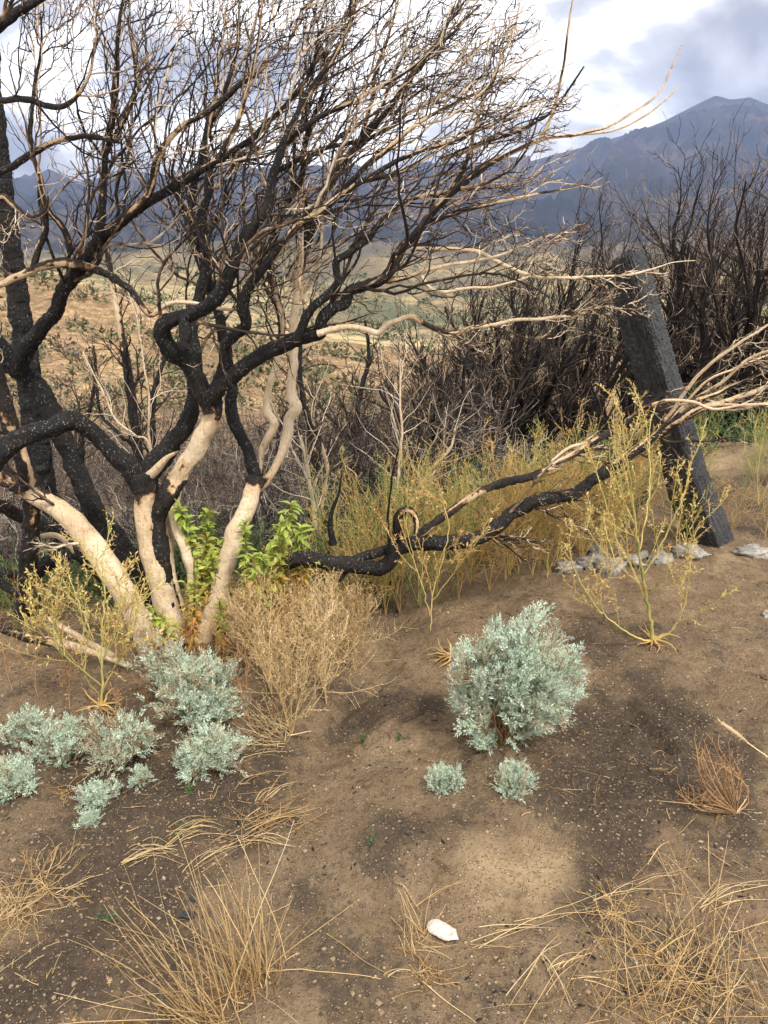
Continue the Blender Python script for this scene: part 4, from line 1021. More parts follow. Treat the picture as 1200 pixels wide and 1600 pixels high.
def post():
    b0 = GP(1102, 838); Y = b0[1]
    top = P(972, 398, Y - 0.02)
    t = thing('charred_post', b0, 'leaning charred black square timber post on the right', 'post')
    ax = unit(top - b0); b0 = b0 - ax * 0.12
    Lh = np.linalg.norm(top - b0)
    side = 0.150; phi = math.radians(25)
    vdir = unit(np.array([b0[0], b0[1], b0[2] - CAM_H + .6]))
    rgt = unit(np.cross(vdir, ax)); rgt = rgt if rgt[0] > 0 else -rgt
    fwd = unit(np.cross(ax, rgt)); fwd = fwd if fwd[1] < 0 else -fwd           # towards the camera
    e1 = math.cos(phi) * rgt - math.sin(phi) * -fwd * -1
    e1 = unit(math.cos(phi) * rgt + math.sin(phi) * fwd); e2 = unit(np.cross(ax, e1))
    q = 36; per = []
    for sx in range(4):
        for k in range(q):
            f = -1 + 2 * k / q
            per.append([(f, -1), (1, f), (-f, 1), (-1, -f)][sx])
    per = np.array(per); rr = np.abs(per).max(1); pw = (np.abs(per) ** 22).sum(1) ** (1 / 22.0)
    per = per / pw[:, None]
    nr = 330; s = np.linspace(0, 1, nr)
    SS, K = np.meshgrid(s * Lh, np.arange(4 * q) * (side / q), indexing='ij')
    f1, f2, cid = worley(SS * 26 + .5 * fbm(SS * 20, K * 20, 2, 2), K * 72 + .5 * fbm(SS * 18, K * 22, 2, 4), 7)
    crack = sstep(0.0, 0.22, f2 - f1)
    g1, g2, gc = worley(SS * 3.2 + .6 * fbm(SS * 9, K * 9, 2, 8), K * 30, 13)
    lng = sstep(0.0, 0.16, g2 - g1)
    disp = 0.006 * (crack - 1) + 0.009 * (lng - 1) + 0.003 * (cid - .5) + 0.012 * fbm(SS * 4, K * 6, 3, 3)
    w = np.interp(s, [0, .08, .16, .3, .6, .85, 1], [1.22, 1.2, 1.12, 1.06, 1.0, .97, .93])
    cx = np.interp(s, [0, .1, .25, 1], [.012, .01, -.006, 0])
    off = per[None] * (side / 2 * w)[:, None, None]
    nrm = unit(per); off = off + nrm[None] * disp[..., None]
    # slanting, broken top: higher at the middle ridge, lower to the left
    topcut = (0.055 * np.clip(-(per[:, 0]), 0, 1) + 0.03 * np.clip(per[:, 1], 0, 1) + 0.012 * rng.normal(size=4 * q) * 0.6)
    alongs = SS - (s ** 6)[:, None] * topcut[None]
    v = b0 + ax * alongs[..., None] + e1 * (off[..., 0:1] + cx[:, None, None]) + e2 * off[..., 1:2]
    ns = 4 * q
    ii = np.arange(nr * ns).reshape(nr, ns)
    a, b = ii[:-1], ii[1:]
    f = np.stack([a, np.roll(a, -1, 1), np.roll(b, -1, 1), b], -1).reshape(-1, 4)
    cen = v[-1].mean(0)
    inner = cen + (v[-1] - cen) * .5 + ax * .012 * rng.normal(size=(ns, 1))
    vv = np.vstack([v.reshape(-1, 3), inner, cen[None]])
    j = np.arange(ns) + nr * ns
    c1 = np.stack([ii[-1], np.roll(ii[-1], -1), np.roll(j, -1), j], -1)
    c2 = np.stack([j, np.roll(j, -1), np.full(ns, nr * ns + ns)], -1)
    tone = np.concatenate([(np.clip(.55 * (cid - .5) + .35 * crack - .15, 0, 1) * .6).ravel(), np.full(ns + 1, .3)])
    o = obj('timber', mesh_np('timber', vv, [f, c1, c2], M['char'], True, {'tone': tone}), t)
post()

# ================================================================== ROCKS
def rock_mat():
    m, nt, b = new_mat('lichen_rock', 0.9, 0.2)
    n1, n2 = noise(nt, 16, 5, .65), noise(nt, 90, 4, .7)
    c = ramp(nt, n1, [(0.3, (0.15, 0.135, 0.12)), (0.48, (0.26, 0.24, 0.205)), (0.68, (0.46, 0.425, 0.36))])
    c = mixc(nt, ramp(nt, n2, [(0.5, (0, 0, 0)), (0.65, (.8, .8, .8))]), c, (0.09, 0.085, 0.08))
    nt.links.new(c, b.inputs['Base Color']); bump(nt, b, mathn(nt, 'ADD', n1, n2), .6, .01)
    return m
M['rock'] = rock_mat()
import bmesh
def ico(sub):
    bm = bmesh.new(); bmesh.ops.create_icosphere(bm, subdivisions=sub, radius=1.0)
    v = np.array([x.co[:] for x in bm.verts]); f = np.array([[y.index for y in x.verts] for x in bm.faces]); bm.free()
    return v, f
ICO3 = ico(4)
def rock(name, u, v, wpx, hpx, label, cat='rock', mat='rock', yaw=0.0, depth=.8, group=None, sink=.46):
    p = GP(u, v); dep = p[1] / ray(u, v)[1]; k = dep / FPX
    q = ICO3[0].copy(); sd = int(u)
    q = np.sign(q) * np.abs(q) ** .72
    n = fbm(q[:, 0] * 1.6 + sd, q[:, 1] * 1.6 + q[:, 2] * 1.3, 3, sd)
    f1, f2, c = worley(q[:, 0] * 1.3 + sd, q[:, 1] * 1.3 + q[:, 2] * 2, sd)
    q = q * (1 + .9 * n + .45 * (c - .5))[:, None]; q = q + .05 * fbm(q[:, 0] * 6, q[:, 1] * 6 + q[:, 2] * 5, 3, sd + 3)[:, None]
    q = q * np.array([wpx * k * .60, wpx * k * .5 * depth, hpx * k * .55])
    cy, sy = math.cos(yaw), math.sin(yaw)
    q = np.stack([q[:, 0] * cy - q[:, 1] * sy, q[:, 0] * sy + q[:, 1] * cy, q[:, 2]], 1)
    q[:, 2] += hpx * k * (0.75 - 2 * .75 * sink)
    o = obj(name, mesh_np(name, q, [ICO3[1]], M[mat], True))
    o.location = tuple(p)
    return tag(o, label, cat, group)
RG = 'grey rocks in a row in front of the post'
for (u, v, w, h, lab, yaw) in ((884, 892, 34, 26, 'small pale grey rock, leftmost of the row before the post', .3), (921, 884, 42, 26, 'rounded speckled grey rock, second from the left in the row', .1),
                          (952, 890, 40, 30, 'tilted light grey rock at the yellow weed, middle of the row', .7), (984, 880, 46, 24, 'long whitish rock right of the yellow weed stem', -.2),
                          (1030, 876, 34, 20, 'low grey rock between the yellow weed and the post foot', .2), (1078, 870, 44, 24, 'pale grey rock at the foot of the leaning post', .1),
                          (1172, 866, 44, 18, 'flat pale rock right of the post near the right edge', 0), (1196, 962, 16, 14, 'small white stone at the right edge below the post', .4),
                          (932, 864, 30, 18, 'dim grey rock behind the second rock of the row', .5)):
    rock('rock', u, v, w, h, lab, group=RG, yaw=yaw)
for (u, v, w, h, lab) in ((882, 1012, 8, 5, 'small dark stone right of the silver bush, lower one'), (908, 1014, 10, 6, 'small grey stone just right of the silver bush'), (893, 998, 9, 4, 'flat brown stone right of the silver bush, upper one'),
                          (293, 1432, 16, 12, 'black lump of charcoal on the soil left of the grass tuft'), (300, 1408, 10, 8, 'thin black charcoal piece above the charcoal lump')):
    rock('stone', u, v, w, h, lab, 'stone', 'char' if 'charcoal' in lab else 'rock')
def boulders():
    for (u, v, Y, w, lab) in ((117, 556, 60, 14, 'white boulder on the orange slope, largest one'), (175, 592, 52, 7, 'small white boulder lower right on the orange slope'), (382, 640, 46, 9, 'pale boulder low on the slope left of the cream trunk'), (345, 470, 85, 7, 'pale boulder high on the tan slope')):
        p = P(u, v, Y); z = float(terrain_z(np.array([p[0]]), np.array([Y]))[0]); k = Y / FPX
        q = ICO3[0] * (1 + .8 * fbm(ICO3[0][:, 0] * 1.4 + u, ICO3[0][:, 1] * 1.4 + ICO3[0][:, 2], 3, u))[:, None] * np.array([w * k * .55, w * k * .5, w * k * .5])
        o = obj('boulder', mesh_np('boulder', q, [ICO3[1]], M['rock'], False)); o.location = (p[0], Y, z + w * k * .15)
        tag(o, lab, 'boulder', 'boulders on the far slope')
boulders()

# ================================================================== SILVER BUSHES
def silver_bush(u, v, wpx, hpx, label, shoots=80, fr=12, dry=.15, group='silver-leaved bushes', lean=(0, 0)):
    base = GP(u, v); dep = base[1] / ray(u, v)[1]; k = dep / FPX
    R, H = wpx * k / 2, hpx * k * 0.9
    t = thing('silver_bush', base, label, 'bush', group)
    n = shoots
    az = rng.uniform(0, 2 * math.pi, n); po = np.sqrt(rng.random(n))
    tip = np.stack([np.cos(az) * po * R * 1.05 + lean[0] * H, np.sin(az) * po * R * .8 + lean[1] * H, H * (.36 + .66 * np.sqrt(1 - .98 * po ** 2)) * rng.uniform(.72, 1.04, n)], 1)
    lob = .42 + .98 * vnoise(np.cos(az) * 1.5 * po + u, np.sin(az) * 1.5 * po + 9, 2); tip *= lob[:, None]
    tip[:, 2] *= np.where(rng.random(n) < .25, rng.uniform(.6, .95, n), 1)
    L = np.linalg.norm(tip, axis=1)
    d = unit(tip * np.array([1.25, 1.25, .8]) + .08 * rng.normal(size=(n, 3)))
    m = 8; tt = np.linspace(0, 1, m + 1)[None, :, None]
    s = (base - [0, 0, .01]) + d[:, None] * L[:, None, None] * tt * (1 - tt) * .9 + tip[:, None] * tt ** 1.3
    s += .006 * rng.normal(size=s.shape) * (tt > 0)
    st = Mesh(); st.tubes(s, (.0028 if R > .12 else .0018) * np.linspace(1, .5, m + 1)[None], np.full((n, m + 1), .15), 4)
    p, dd, par, x = sprout(s, 6, .2, .7, .6)
    tw = grow(p, dd, L[par] * rng.uniform(.15, .35, len(x)), 4, .12, lift=.08)
    st.tubes(tw, np.full((len(x), 5), .0013), np.full((len(x), 5), .12), 3)
    st.build('stems', M['rust'] if dry > .3 else M['straw'], t, kind='stuff')
    carriers = [(s, fr, .34, np.arange(n)), (tw, max(3, fr // 3), .3, par)]
    lf = Mesh()
    tone_s = np.where(rng.random(n) < dry, rng.uniform(.05, .35, n), rng.uniform(.5, .95, n))
    fl = np.clip(.052 * (R / .24) ** .35, .026, .055)
    for c, kk, t0, owner in carriers:
        p, fd, fp, x = sprout(c, kk, t0, 1.0, .62)
        fd = unit(fd + np.array([0, 0, .35])); N = len(p); Lf = fl * rng.uniform(.65, 1.2, N) * (1.15 - .4 * x)
        side = unit(np.cross(fd, rng.normal(size=(N, 3)))); nn = np.cross(fd, side)
        kl = 11
        for q in range(kl):
            a = (q + .5) / kl; sg = 1 if q % 2 else -1
            pos = p + fd * (Lf * (.25 + .72 * a))[:, None] - nn * (Lf * .12 * a * a)[:, None]
            ld = fd * (.75 if q < kl - 1 else 1) + side * sg * (.8 if q < kl - 1 else .05) + .18 * rng.normal(size=(N, 3))
            lf.blades(pos, ld, nn + .4 * rng.normal(size=(N, 3)), Lf * .30 * rng.uniform(.7, 1.2, N), Lf * .085,
                      np.clip(tone_s[owner[fp]] + .10 * rng.normal(size=N) - .10 * (a > .9), 0, 1), rnd=rng.random(N), fold=.15)
    lf.build('leaves', M['silver'], t, smooth=False, kind='stuff')
    return t
silver_bush(782, 1166, 218, 268, 'largest silver-green feathery bush, alone on the mound', 60, 28, .22, lean=(.06, .12))
silver_bush(694, 1230, 52, 50, 'small round silver seedling below the largest bush, left one', 26, 9, 0)
silver_bush(803, 1234, 52, 50, 'small round silver seedling below the largest bush, right one', 26, 9, .1)
silver_bush(300, 1135, 215, 150, 'broad pale silver bush behind the fern-like one, left of the golden tangle', 52, 11, .3, lean=(0, .2))
silver_bush(328, 1208, 120, 84, 'low fern-like silver bush in front of the broad pale one', 30, 12, .05)
silver_bush(185, 1195, 135, 125, 'half-dry silver bush with tan lower stems, left of the broad one', 30, 10, .5, lean=(0, .1))
silver_bush(95, 1192, 95, 90, 'small upright silver bush, second from the left edge', 18, 10, .05)
silver_bush(12, 1240, 96, 84, 'silver bush cut by the left edge of the picture', 32, 12, .05)
silver_bush(50, 1160, 80, 80, 'thin silver sprig behind, near the left edge', 16, 8, .1)
silver_bush(222, 1226, 34, 40, 'tiny upright silver seedling beneath the half-dry bush', 10, 8, 0)
silver_bush(152, 1254, 54, 42, 'low silver seedling rosette left of the tiny upright one', 22, 9, 0)
silver_bush(137, 1288, 26, 24, 'tiniest silver seedling, lowest of those on the left', 10, 7, 0)

# ================================================================== WEEDS
def weed_shape(H, nb, spread, green, dens, sm, lm, seed, thick=.004, mains=1):
    """A mustard-like weed at the origin: stems mesh and pods mesh."""
    global rng
    keep = rng; rng = np.random.default_rng(seed)
    d = np.stack([.10 * rng.normal(size=mains) + (.55 * (rng.random(mains) - .5) if mains > 1 else 0), .12 * rng.normal(size=mains), np.ones(mains)], 1)
    s = grow(np.zeros((mains, 3)), d, H * rng.uniform(.75, 1, mains), 12, .06)
    st = Mesh()
    st.tubes(s, thick * np.linspace(1.0, .3, 13)[None], np.clip(green + np.linspace(0, -.15, 13)[None] + 0 * s[..., 0], 0, 1), 5)
    p, dd, par, x = sprout(s, nb, .05, .97, .62 * spread)
    L = H * rng.uniform(.3, .62, len(x)) * (1.15 - .75 * x)
    b1 = grow(p, dd, L, 9, .07, lift=.07)
    g1 = np.clip(green + .12 * rng.normal(size=len(x)), 0, 1)
    st.tubes(b1, np.maximum(thick * .55 * (1 - .55 * x), .0013)[:, None] * np.linspace(1, .5, 10), g1[:, None] + np.linspace(0, -.12, 10), 3)
    p, dd, par1, x2 = sprout(b1, dens, .15, 1, .7)
    L2 = np.clip(L[par1] * rng.uniform(.18, .42, len(x2)), .03, .2)
    b2 = grow(p, dd, L2, 5, .1, lift=.06)
    g2 = np.clip(g1[par1] + .1 * rng.normal(size=len(x2)) - .05, 0, 1)
    st.tubes(b2, np.full((len(x2), 6), .0010), g2[:, None], 3)
    lf = Mesh()
    for c, kk, own in ((b2, 5, g2), (b1, 8, g1)):
        p, dd, pr, x = sprout(c, kk, .1, 1, .8)
        lf.blades(p, dd, rng.normal(size=p.shape), rng.uniform(.006, .015, len(p)), rng.uniform(.0026, .005, len(p)), np.clip(own[pr] - .12 + .2 * rng.normal(size=len(p)), 0, 1))
    a, b = st.build('stems', M[sm], None, False, kind='stuff').data, lf.build('seed_pods', M[lm], None, False, smooth=False, kind='stuff').data
    for n_ in (a, b):
        for o in [o for o in bpy.data.objects if o.data == n_]: bpy.data.objects.remove(o)
    rng = keep
    return a, b
WV = {'yellow': [weed_shape(.8, 9, 1.0, .58, 5, 'weed', 'weed', 200 + i, .0030, 3) for i in range(4)],
      'gold': [weed_shape(.7, 10, 1.05, .32, 5, 'weed', 'weed', 220 + i, .0026, 3) for i in range(4)],
      'green': [weed_shape(.7, 9, 1.0, .84, 6, 'weed', 'weed', 240 + i, .0028, 3) for i in range(3)],
      'rust': [weed_shape(.5, 14, 1.2, .5, 6, 'rust', 'rust', 260 + i, .003) for i in range(2)],
      'tangle': [weed_shape(.7, 22, 1.25, .72, 8, 'straw', 'straw', 270 + i, .004, 3) for i in range(3)]}
def weed(p, kind, var, scale, rz, label, cat='weed', group=None, tilt=(0, 0)):
    t = thing('mustard_weed' if kind != 'tangle' else 'dry_weed', p, label, cat, group, rz)
    t.rotation_euler = (tilt[0], tilt[1], rz); t.scale = (scale,) * 3
    a, b = WV[kind][var % len(WV[kind])]
    for nm, me in (('stems', a), ('seed_pods', b)):
        o = bpy.data.objects.new(nm, me); COL.objects.link(o); o.parent = t; o['kind'] = 'stuff'
    return t
# the row along the crest: golden and green weeds nobody could tell apart share their label
LBL = {'yellow': 'yellow-green weed of the crest row', 'gold': 'golden dry weed of the crest row', 'green': 'green weed of the crest row'}
ZONE = ['under the low branch', 'by the hooked stub', 'left of the largest bush', 'above the largest silver bush', 'behind the row of rocks', 'near the post']
for i in range(50):
    u = rng.uniform(500, 1100)
    dv = rng.uniform(-60, 60)
    v = np.interp(u, [500, 620, 720, 860, 960, 1050, 1100], [985, 965, 940, 895, 868, 835, 800]) - abs(dv) * rng.uniform(.1, 1.3)
    p = GP(u, v)
    kind = rng.choice(['gold', 'yellow', 'green'], p=[.48, .34, .18])
    weed(p, kind, int(rng.integers(9)), rng.uniform(.62, 1.05) * (1.0 if u < 1000 else .75), rng.uniform(0, 6.28), LBL[kind] + ', ' + ZONE[int(np.searchsorted([590, 680, 780, 880, 980], u))] + (', at its front' if dv > 25 else ', toward its back' if dv < -25 else ''), group={'yellow': 'yellow-green weeds of the crest row', 'gold': 'golden weeds of the crest row', 'green': 'green weeds of the crest row'}[kind])
for (u, v, kind, sc, lab) in ((1140, 838, 'gold', .45, 'small golden weed right of the post foot'), (1185, 790, 'yellow', .75, 'bushy yellow-green weed at the right edge on the bank'), (1160, 770, 'green', .7, 'green weed on the bank right of the post'), (1215, 760, 'yellow', .8, 'yellow weed at the right edge, farther back on the bank'),
                              (1195, 840, 'gold', .5, 'short golden weed at the right edge above the flat rock'), (1085, 838, 'yellow', .42, 'small yellow weed growing against the post foot'), (1062, 862, 'yellow', .5, 'yellow weed left of the post foot by the rocks'),
                              (1100, 700, 'green', .7, 'green weed behind the post on the slope'), (1130, 690, 'green', .8, 'taller green weed behind the post on the slope'),
                              (950, 905, 'gold', .55, 'golden weed behind the row of rocks, left of the yellow weed'), (855, 905, 'gold', .5, 'low golden weed left of the rocks'),
                              (30, 990, 'green', .5, 'green weed at the left edge beneath the black limb'), (90, 1010, 'gold', .55, 'golden weed left of the leaning cream trunk'), (200, 1050, 'gold', .5, 'golden weed at the base of the leaning cream trunk'),
                              (400, 1030, 'gold', .6, 'golden weed right of the peeled trunk bases'), (345, 1050, 'gold', .45, 'short golden weed at the foot of the peeled trunks'), (440, 1000, 'yellow', .6, 'yellow-green weed beneath the start of the low branch'),
                              (290, 1060, 'gold', .4, 'small golden weed between the trunk bases and the silver bush'), (60, 1090, 'rust', .5, 'rusty dry weed at the left edge behind the silver bushes'), (110, 1110, 'rust', .6, 'rusty dry weed left of the tall yellow weed'), (20, 1080, 'rust', .6, 'rusty low weed cut by the left edge'),
                              (225, 1100, 'rust', .55, 'rusty dry weed right of the tall yellow weed'), (180, 1185, 'rust', .5, 'rusty dry weed inside the half-dry silver bush'), (390, 1130, 'rust', .55, 'rusty dry weed left of the golden tangle')):
    weed(GP(u, v), kind, int(u), sc, rng.uniform(0, 6.28), lab, group='single weeds')
for i, (u, v, sc, lab) in enumerate(((455, 1150, .70, 'largest golden tangle of dry stems, right of the silver bushes'), (510, 1100, .70, 'golden dry tangle behind the largest one, nearer the low branch'), (425, 1085, .62, 'golden dry tangle left of the largest, against the trunk bases'),
                         (556, 1050, .6, 'golden dry tangle at the right end, by the dark rill'), (390, 1045, .45, 'pale dry tangle at the foot of the peeled trunks'), (500, 1030, .5, 'golden dry tangle under the low black branch'))):
    weed(GP(u, v), 'tangle', i, sc, rng.uniform(0, 6.28), lab, group='golden tangles of dry stems', tilt=(0, .1))

def traced_weed(base_uv, stems, label, dens, green):
    """A near weed whose main stems follow the photo; side shoots and pods grow from them."""
    base = GP(*base_uv); Y = base[1]
    t = thing('mustard_weed', base, label, 'weed', 'single weeds')
    st, lf = Mesh(), Mesh()
    for pix, dy in stems:
        c = []
        for j, (u, v, w) in enumerate(pix):
            yy = Y + dy * j / (len(pix) - 1); c.append([*P(u, v, yy), .25 * w / FPX * yy / ray(u, v)[1], 0])
        q, s_ = catmull(c, .02); q[:, :3] += .002 * rng.normal(size=(len(q), 3)); pts = q[None, :, :3]
        st.tubes(pts, np.maximum(q[None, :, 3], .001), np.clip(green + .12 * rng.normal(size=(1, len(q))), 0, 1), 6)
        k = max(3, int(s_[-1] * dens))
        p, d, par, x = sprout(pts, k, .22, 1, .6)
        L = rng.uniform(.10, .30, k) * (1.2 - .7 * x)
        b1 = grow(p, d, L, 8, .07, lift=.09)
        st.tubes(b1, np.full((k, 9), .0016), np.clip(green - .1 + .12 * rng.normal(size=(k, 1)), 0, 1), 3)
        p, d, par, x = sprout(b1, 5, .2, 1, .6)
        b2 = grow(p, d, rng.uniform(.03, .09, len(x)), 4, .1, lift=.06)
        st.tubes(b2, np.full((len(x), 5), .001), np.clip(green - .2 + .12 * rng.normal(size=(len(x), 1)), 0, 1), 3)
        for c2, kk in ((b2, 8), (b1, 14)):
            p, dd, pr, x = sprout(c2, kk, .15, 1, .8)
            lf.blades(p, dd, rng.normal(size=p.shape), rng.uniform(.008, .018, len(p)), rng.uniform(.0032, .006, len(p)), np.clip(green - .22 + .2 * rng.normal(size=len(p)), 0, 1))
    k = 16; az = rng.uniform(0, 6.28, k)                    # withered basal leaves
    d = np.stack([np.cos(az), np.sin(az), .25 + 0 * az], 1)
    g = grow(np.repeat(base[None] + [[0, 0, .015]], k, 0), d, rng.uniform(.05, .13, k), 5, .25, lift=-.1)
    st.tubes(g, np.linspace(.006, .001, 6)[None], np.full((k, 6), .25), 3)
    st.build('stems', M['weed'], t, kind='stuff'); lf.build('seed_pods', M['weed'], t, smooth=False, kind='stuff')
traced_weed((1020, 1006), [([(1021, 1006, 13), (1014, 960, 11), (1006, 910, 10), (996, 850, 8), (990, 800, 7), (984, 740, 5), (974, 680, 3), (972, 650, 2)], -.05),
                           ([(1018, 1004, 7), (975, 985, 5), (930, 945, 5), (900, 895, 4), (890, 870, 2)], -.15), ([(1012, 945, 6), (990, 890, 5), (962, 840, 4), (945, 780, 3), (930, 730, 2)], .1),
                           ([(1022, 1003, 7), (1050, 985, 5), (1068, 950, 4), (1076, 910, 3), (1080, 870, 2)], -.1), ([(1004, 900, 6), (1030, 860, 5), (1052, 810, 4), (1070, 770, 3), (1078, 725, 2)], .05),
                           ([(998, 860, 5), (1010, 800, 4), (1016, 740, 3), (1012, 690, 2), (1008, 655, 2)], .1), ([(1008, 925, 5), (985, 900, 4), (940, 860, 3), (915, 820, 2)], -.1), ([(992, 820, 4), (970, 770, 3), (955, 720, 2), (950, 690, 2)], .05),
                           ([(1010, 930, 5), (1040, 900, 4), (1075, 850, 3), (1095, 810, 2)], -.1)],
            'tall yellow-stemmed mustard weed standing alone in front of the rocks', 13, .56)
traced_weed((158, 1110), [([(158, 1110, 8), (160, 1060, 7), (158, 1010, 6), (162, 960, 5), (164, 910, 3), (160, 880, 2)], -.05), ([(156, 1090, 5), (130, 1050, 4), (100, 1010, 3), (80, 960, 2), (70, 920, 2)], -.1),
                          ([(159, 1080, 5), (180, 1040, 4), (205, 990, 3), (218, 940, 2)], -.05), ([(159, 1040, 4), (140, 980, 3), (118, 930, 3), (105, 890, 2)], .1), ([(160, 1030, 4), (185, 970, 3), (200, 920, 2)], .1), ([(158, 1070, 4), (120, 1040, 3), (75, 1000, 2), (50, 965, 2)], -.15)],
            'tall yellow-stemmed mustard weed left of the leaning cream trunk', 20, .6)
traced_weed((705, 1030), [([(672, 985, 4), (676, 930, 4), (690, 880, 3), (700, 830, 3), (695, 780, 2)], .0), ([(672, 960, 3), (655, 900, 3), (640, 850, 2), (632, 800, 2)], .0), ([(674, 940, 3), (720, 880, 3), (740, 840, 2)], 0)],
            'thin golden weed just left of the largest silver bush', 12, .4)

# ================================================================== GREEN LEAFY PLANTS BETWEEN THE TRUNKS
def leafy(u, v_top, v_base, wpx, Y, label, n_leaf=150, dryb=.5):
    base = GP(u, v_base); top = P(u, v_top, Y); base = on_ground(top[0], Y)
    H = top[2] - base[2]; k = Y / ray(u, v_top)[1] / FPX
    t = thing('leafy_plant', base, label, 'plant', 'green leafy plants sprouting among the trunks')
    ns = 4
    d = np.stack([.10 * rng.normal(size=ns), .10 * rng.normal(size=ns), np.ones(ns)], 1)
    s = grow(np.repeat(base[None], ns, 0), d, H * np.array([.98, .82, .7, .62]), 10, .05)
    st = Mesh(); st.tubes(s, .004 * np.linspace(1.3, .6, 11)[None], np.full((ns, 11), .12), 5)
    st.build('stems', M['rust'], t)
    p, dd, par, x = sprout(s, n_leaf * 3 // ns, .22, 1.0, 1.15)
    N = len(p); L = wpx * k * .38 * rng.uniform(.6, 1.15, N)
    dd = unit(dd + np.array([0, 0, .25])); nn = unit(np.cross(np.cross(dd, [0, 0, 1.0]) + 1e-6, dd) + .25 * rng.normal(size=(N, 3)))
    hh = (p[:, 2] - base[2]) / H
    tone = np.clip(.44 + (hh - .55) * 1.4 + .14 * rng.normal(size=N), .08, .92)
    m = 5; side = unit(np.cross(dd, nn)); up = np.cross(side, dd)
    prof = np.array([.15, .85, 1.0, .7, .05]); ts = np.linspace(0, 1, m)
    curl = rng.uniform(.25, .9, N)
    cen = p[:, None] + dd[:, None] * (L[:, None] * ts * (1 - .25 * ts * curl[:, None]))[..., None] - up[:, None] * (L[:, None] * curl[:, None] * ts ** 2)[..., None]
    w = (L * .40)[:, None] * prof
    jag = 1 + .25 * rng.normal(size=(N, m))
    vv = np.stack([cen - side[:, None] * (w * jag)[..., None] * .5 + up[:, None] * (w * .18)[..., None], cen, cen + side[:, None] * (w * jag)[..., None] * .5 + up[:, None] * (w * .18)[..., None]], 2)
    ii = np.arange(N * m * 3).reshape(N, m, 3)
    f = np.concatenate([np.stack([ii[:, :-1, c], ii[:, :-1, c + 1], ii[:, 1:, c + 1], ii[:, 1:, c]], -1).reshape(-1, 4) for c in (0, 1)])
    me = mesh_np('leaves', vv.reshape(-1, 3), [f], M['green'], True, {'tone': np.repeat(tone, m * 3), 'rnd': np.repeat(rng.random(N), m * 3)})
    o = obj('leaves', me, t); o['kind'] = 'stuff'
for a in ((315, 764, 985, 46, 2.78, 'tall green leafy plant between the two whitest trunks', 260), (408, 766, 985, 48, 2.55, 'tall green leafy plant against the peeled cream trunk', 180), (376, 818, 985, 46, 2.48, 'orange-bottomed leafy plant in front of the peeled cream trunk', 150),
          (458, 812, 985, 54, 2.75, 'wide green leafy plant right of the peeled trunk', 170), (433, 826, 985, 46, 2.6, 'green and orange leafy plant between the two right-hand plants', 130), (284, 866, 985, 40, 2.45, 'bright green sprig in front of the white twin trunk', 70),
          (346, 930, 995, 38, 2.45, 'low green sprig at the foot of the peeled trunk', 60), (248, 932, 995, 46, 2.4, 'yellowing low leafy sprig at the broad trunk foot', 70), (330, 850, 985, 44, 2.7, 'rust-leaved plant below the tall green one', 110), (405, 900, 990, 44, 2.5, 'yellow-leaved plant above the start of the low branch', 90)):
    leafy(*a[:5], a[5], a[6])

# ================================================================== DRY GRASS AND STRAW
def grass_tuft(u, v, n, L, fan, tilt, label, tone=.6, w=.0010, droop=.0, rad=.03):
    base = GP(u, v)
    t = thing('grass_tuft', base, label, 'grass', 'dry grass tufts')
    d = np.stack([fan * rng.normal(size=n) + tilt[0], fan * rng.normal(size=n) + tilt[1], np.ones(n)], 1)
    p0 = base + np.stack([rad * rng.normal(size=n), rad * rng.normal(size=n), np.zeros(n) - .005], 1)
    d[rng.random(n) < .18] *= np.array([2.2, 2.2, .35])
    s = grow(p0, d, L * rng.uniform(.25, 1.1, n), 8, .045, lift=-droop)
    s[..., 2] = np.maximum(s[..., 2], ground_z(s[..., 0].ravel(), s[..., 1].ravel()).reshape(s.shape[:2]) + .002)
    m = Mesh(); m.tubes(s, w * rng.uniform(.45, 1.7, n)[:, None] * np.linspace(1.2, .45, 9)[None], np.clip(tone + .18 * rng.normal(size=(n, 1)) + np.linspace(-.2, .15, 9), 0, 1), 3)
    m.build('blades', M['straw'], t, kind='stuff')
    return t
grass_tuft(395, 1535, 110, .31, .34, (-.12, .0), 'upright dry grass tuft left of centre in the foreground', .5)
grass_tuft(335, 1597, 70, .40, .30, (-.32, -.05), 'dry grass tuft at the bottom edge leaning left', .55)
grass_tuft(430, 1150, 60, .15, .6, (-.8, -.1), 'pale spiky grass fan at the foot of the golden tangle', .9, .0016)
for i, (u, v, L, lab) in enumerate(((1060, 1560, .26, 'dry grass patch in the lower right corner, central tuft'), (1130, 1590, .26, 'dry grass tuft in the lower right corner, right at the bottom edge'), (1000, 1600, .26, 'dry grass tuft at the bottom edge left of the corner patch'), (1180, 1530, .25, 'dry grass tuft at the right edge above the corner'), (930, 1600, .22, 'thin dry grass tuft at the bottom edge, right of centre'), (1100, 1500, .18, 'short dry grass tuft on top of the corner patch'), (650, 1470, .12, 'small dead grass tuft at the white bark chip'))):
    grass_tuft(u, v, 27 if i < 6 else 22, L, .7, (rng.uniform(-.2, .3), rng.uniform(-.2, .3)), lab, .5, .0009, .04, .06 if i < 6 else .015)
def lay(pts, lift=.006):
    q = pts.copy(); sh = q.shape[:2]
    q[..., 2] = ground_z(q[..., 0].ravel(), q[..., 1].ravel()).reshape(sh) + lift + np.maximum(q[..., 2], 0)
    return q
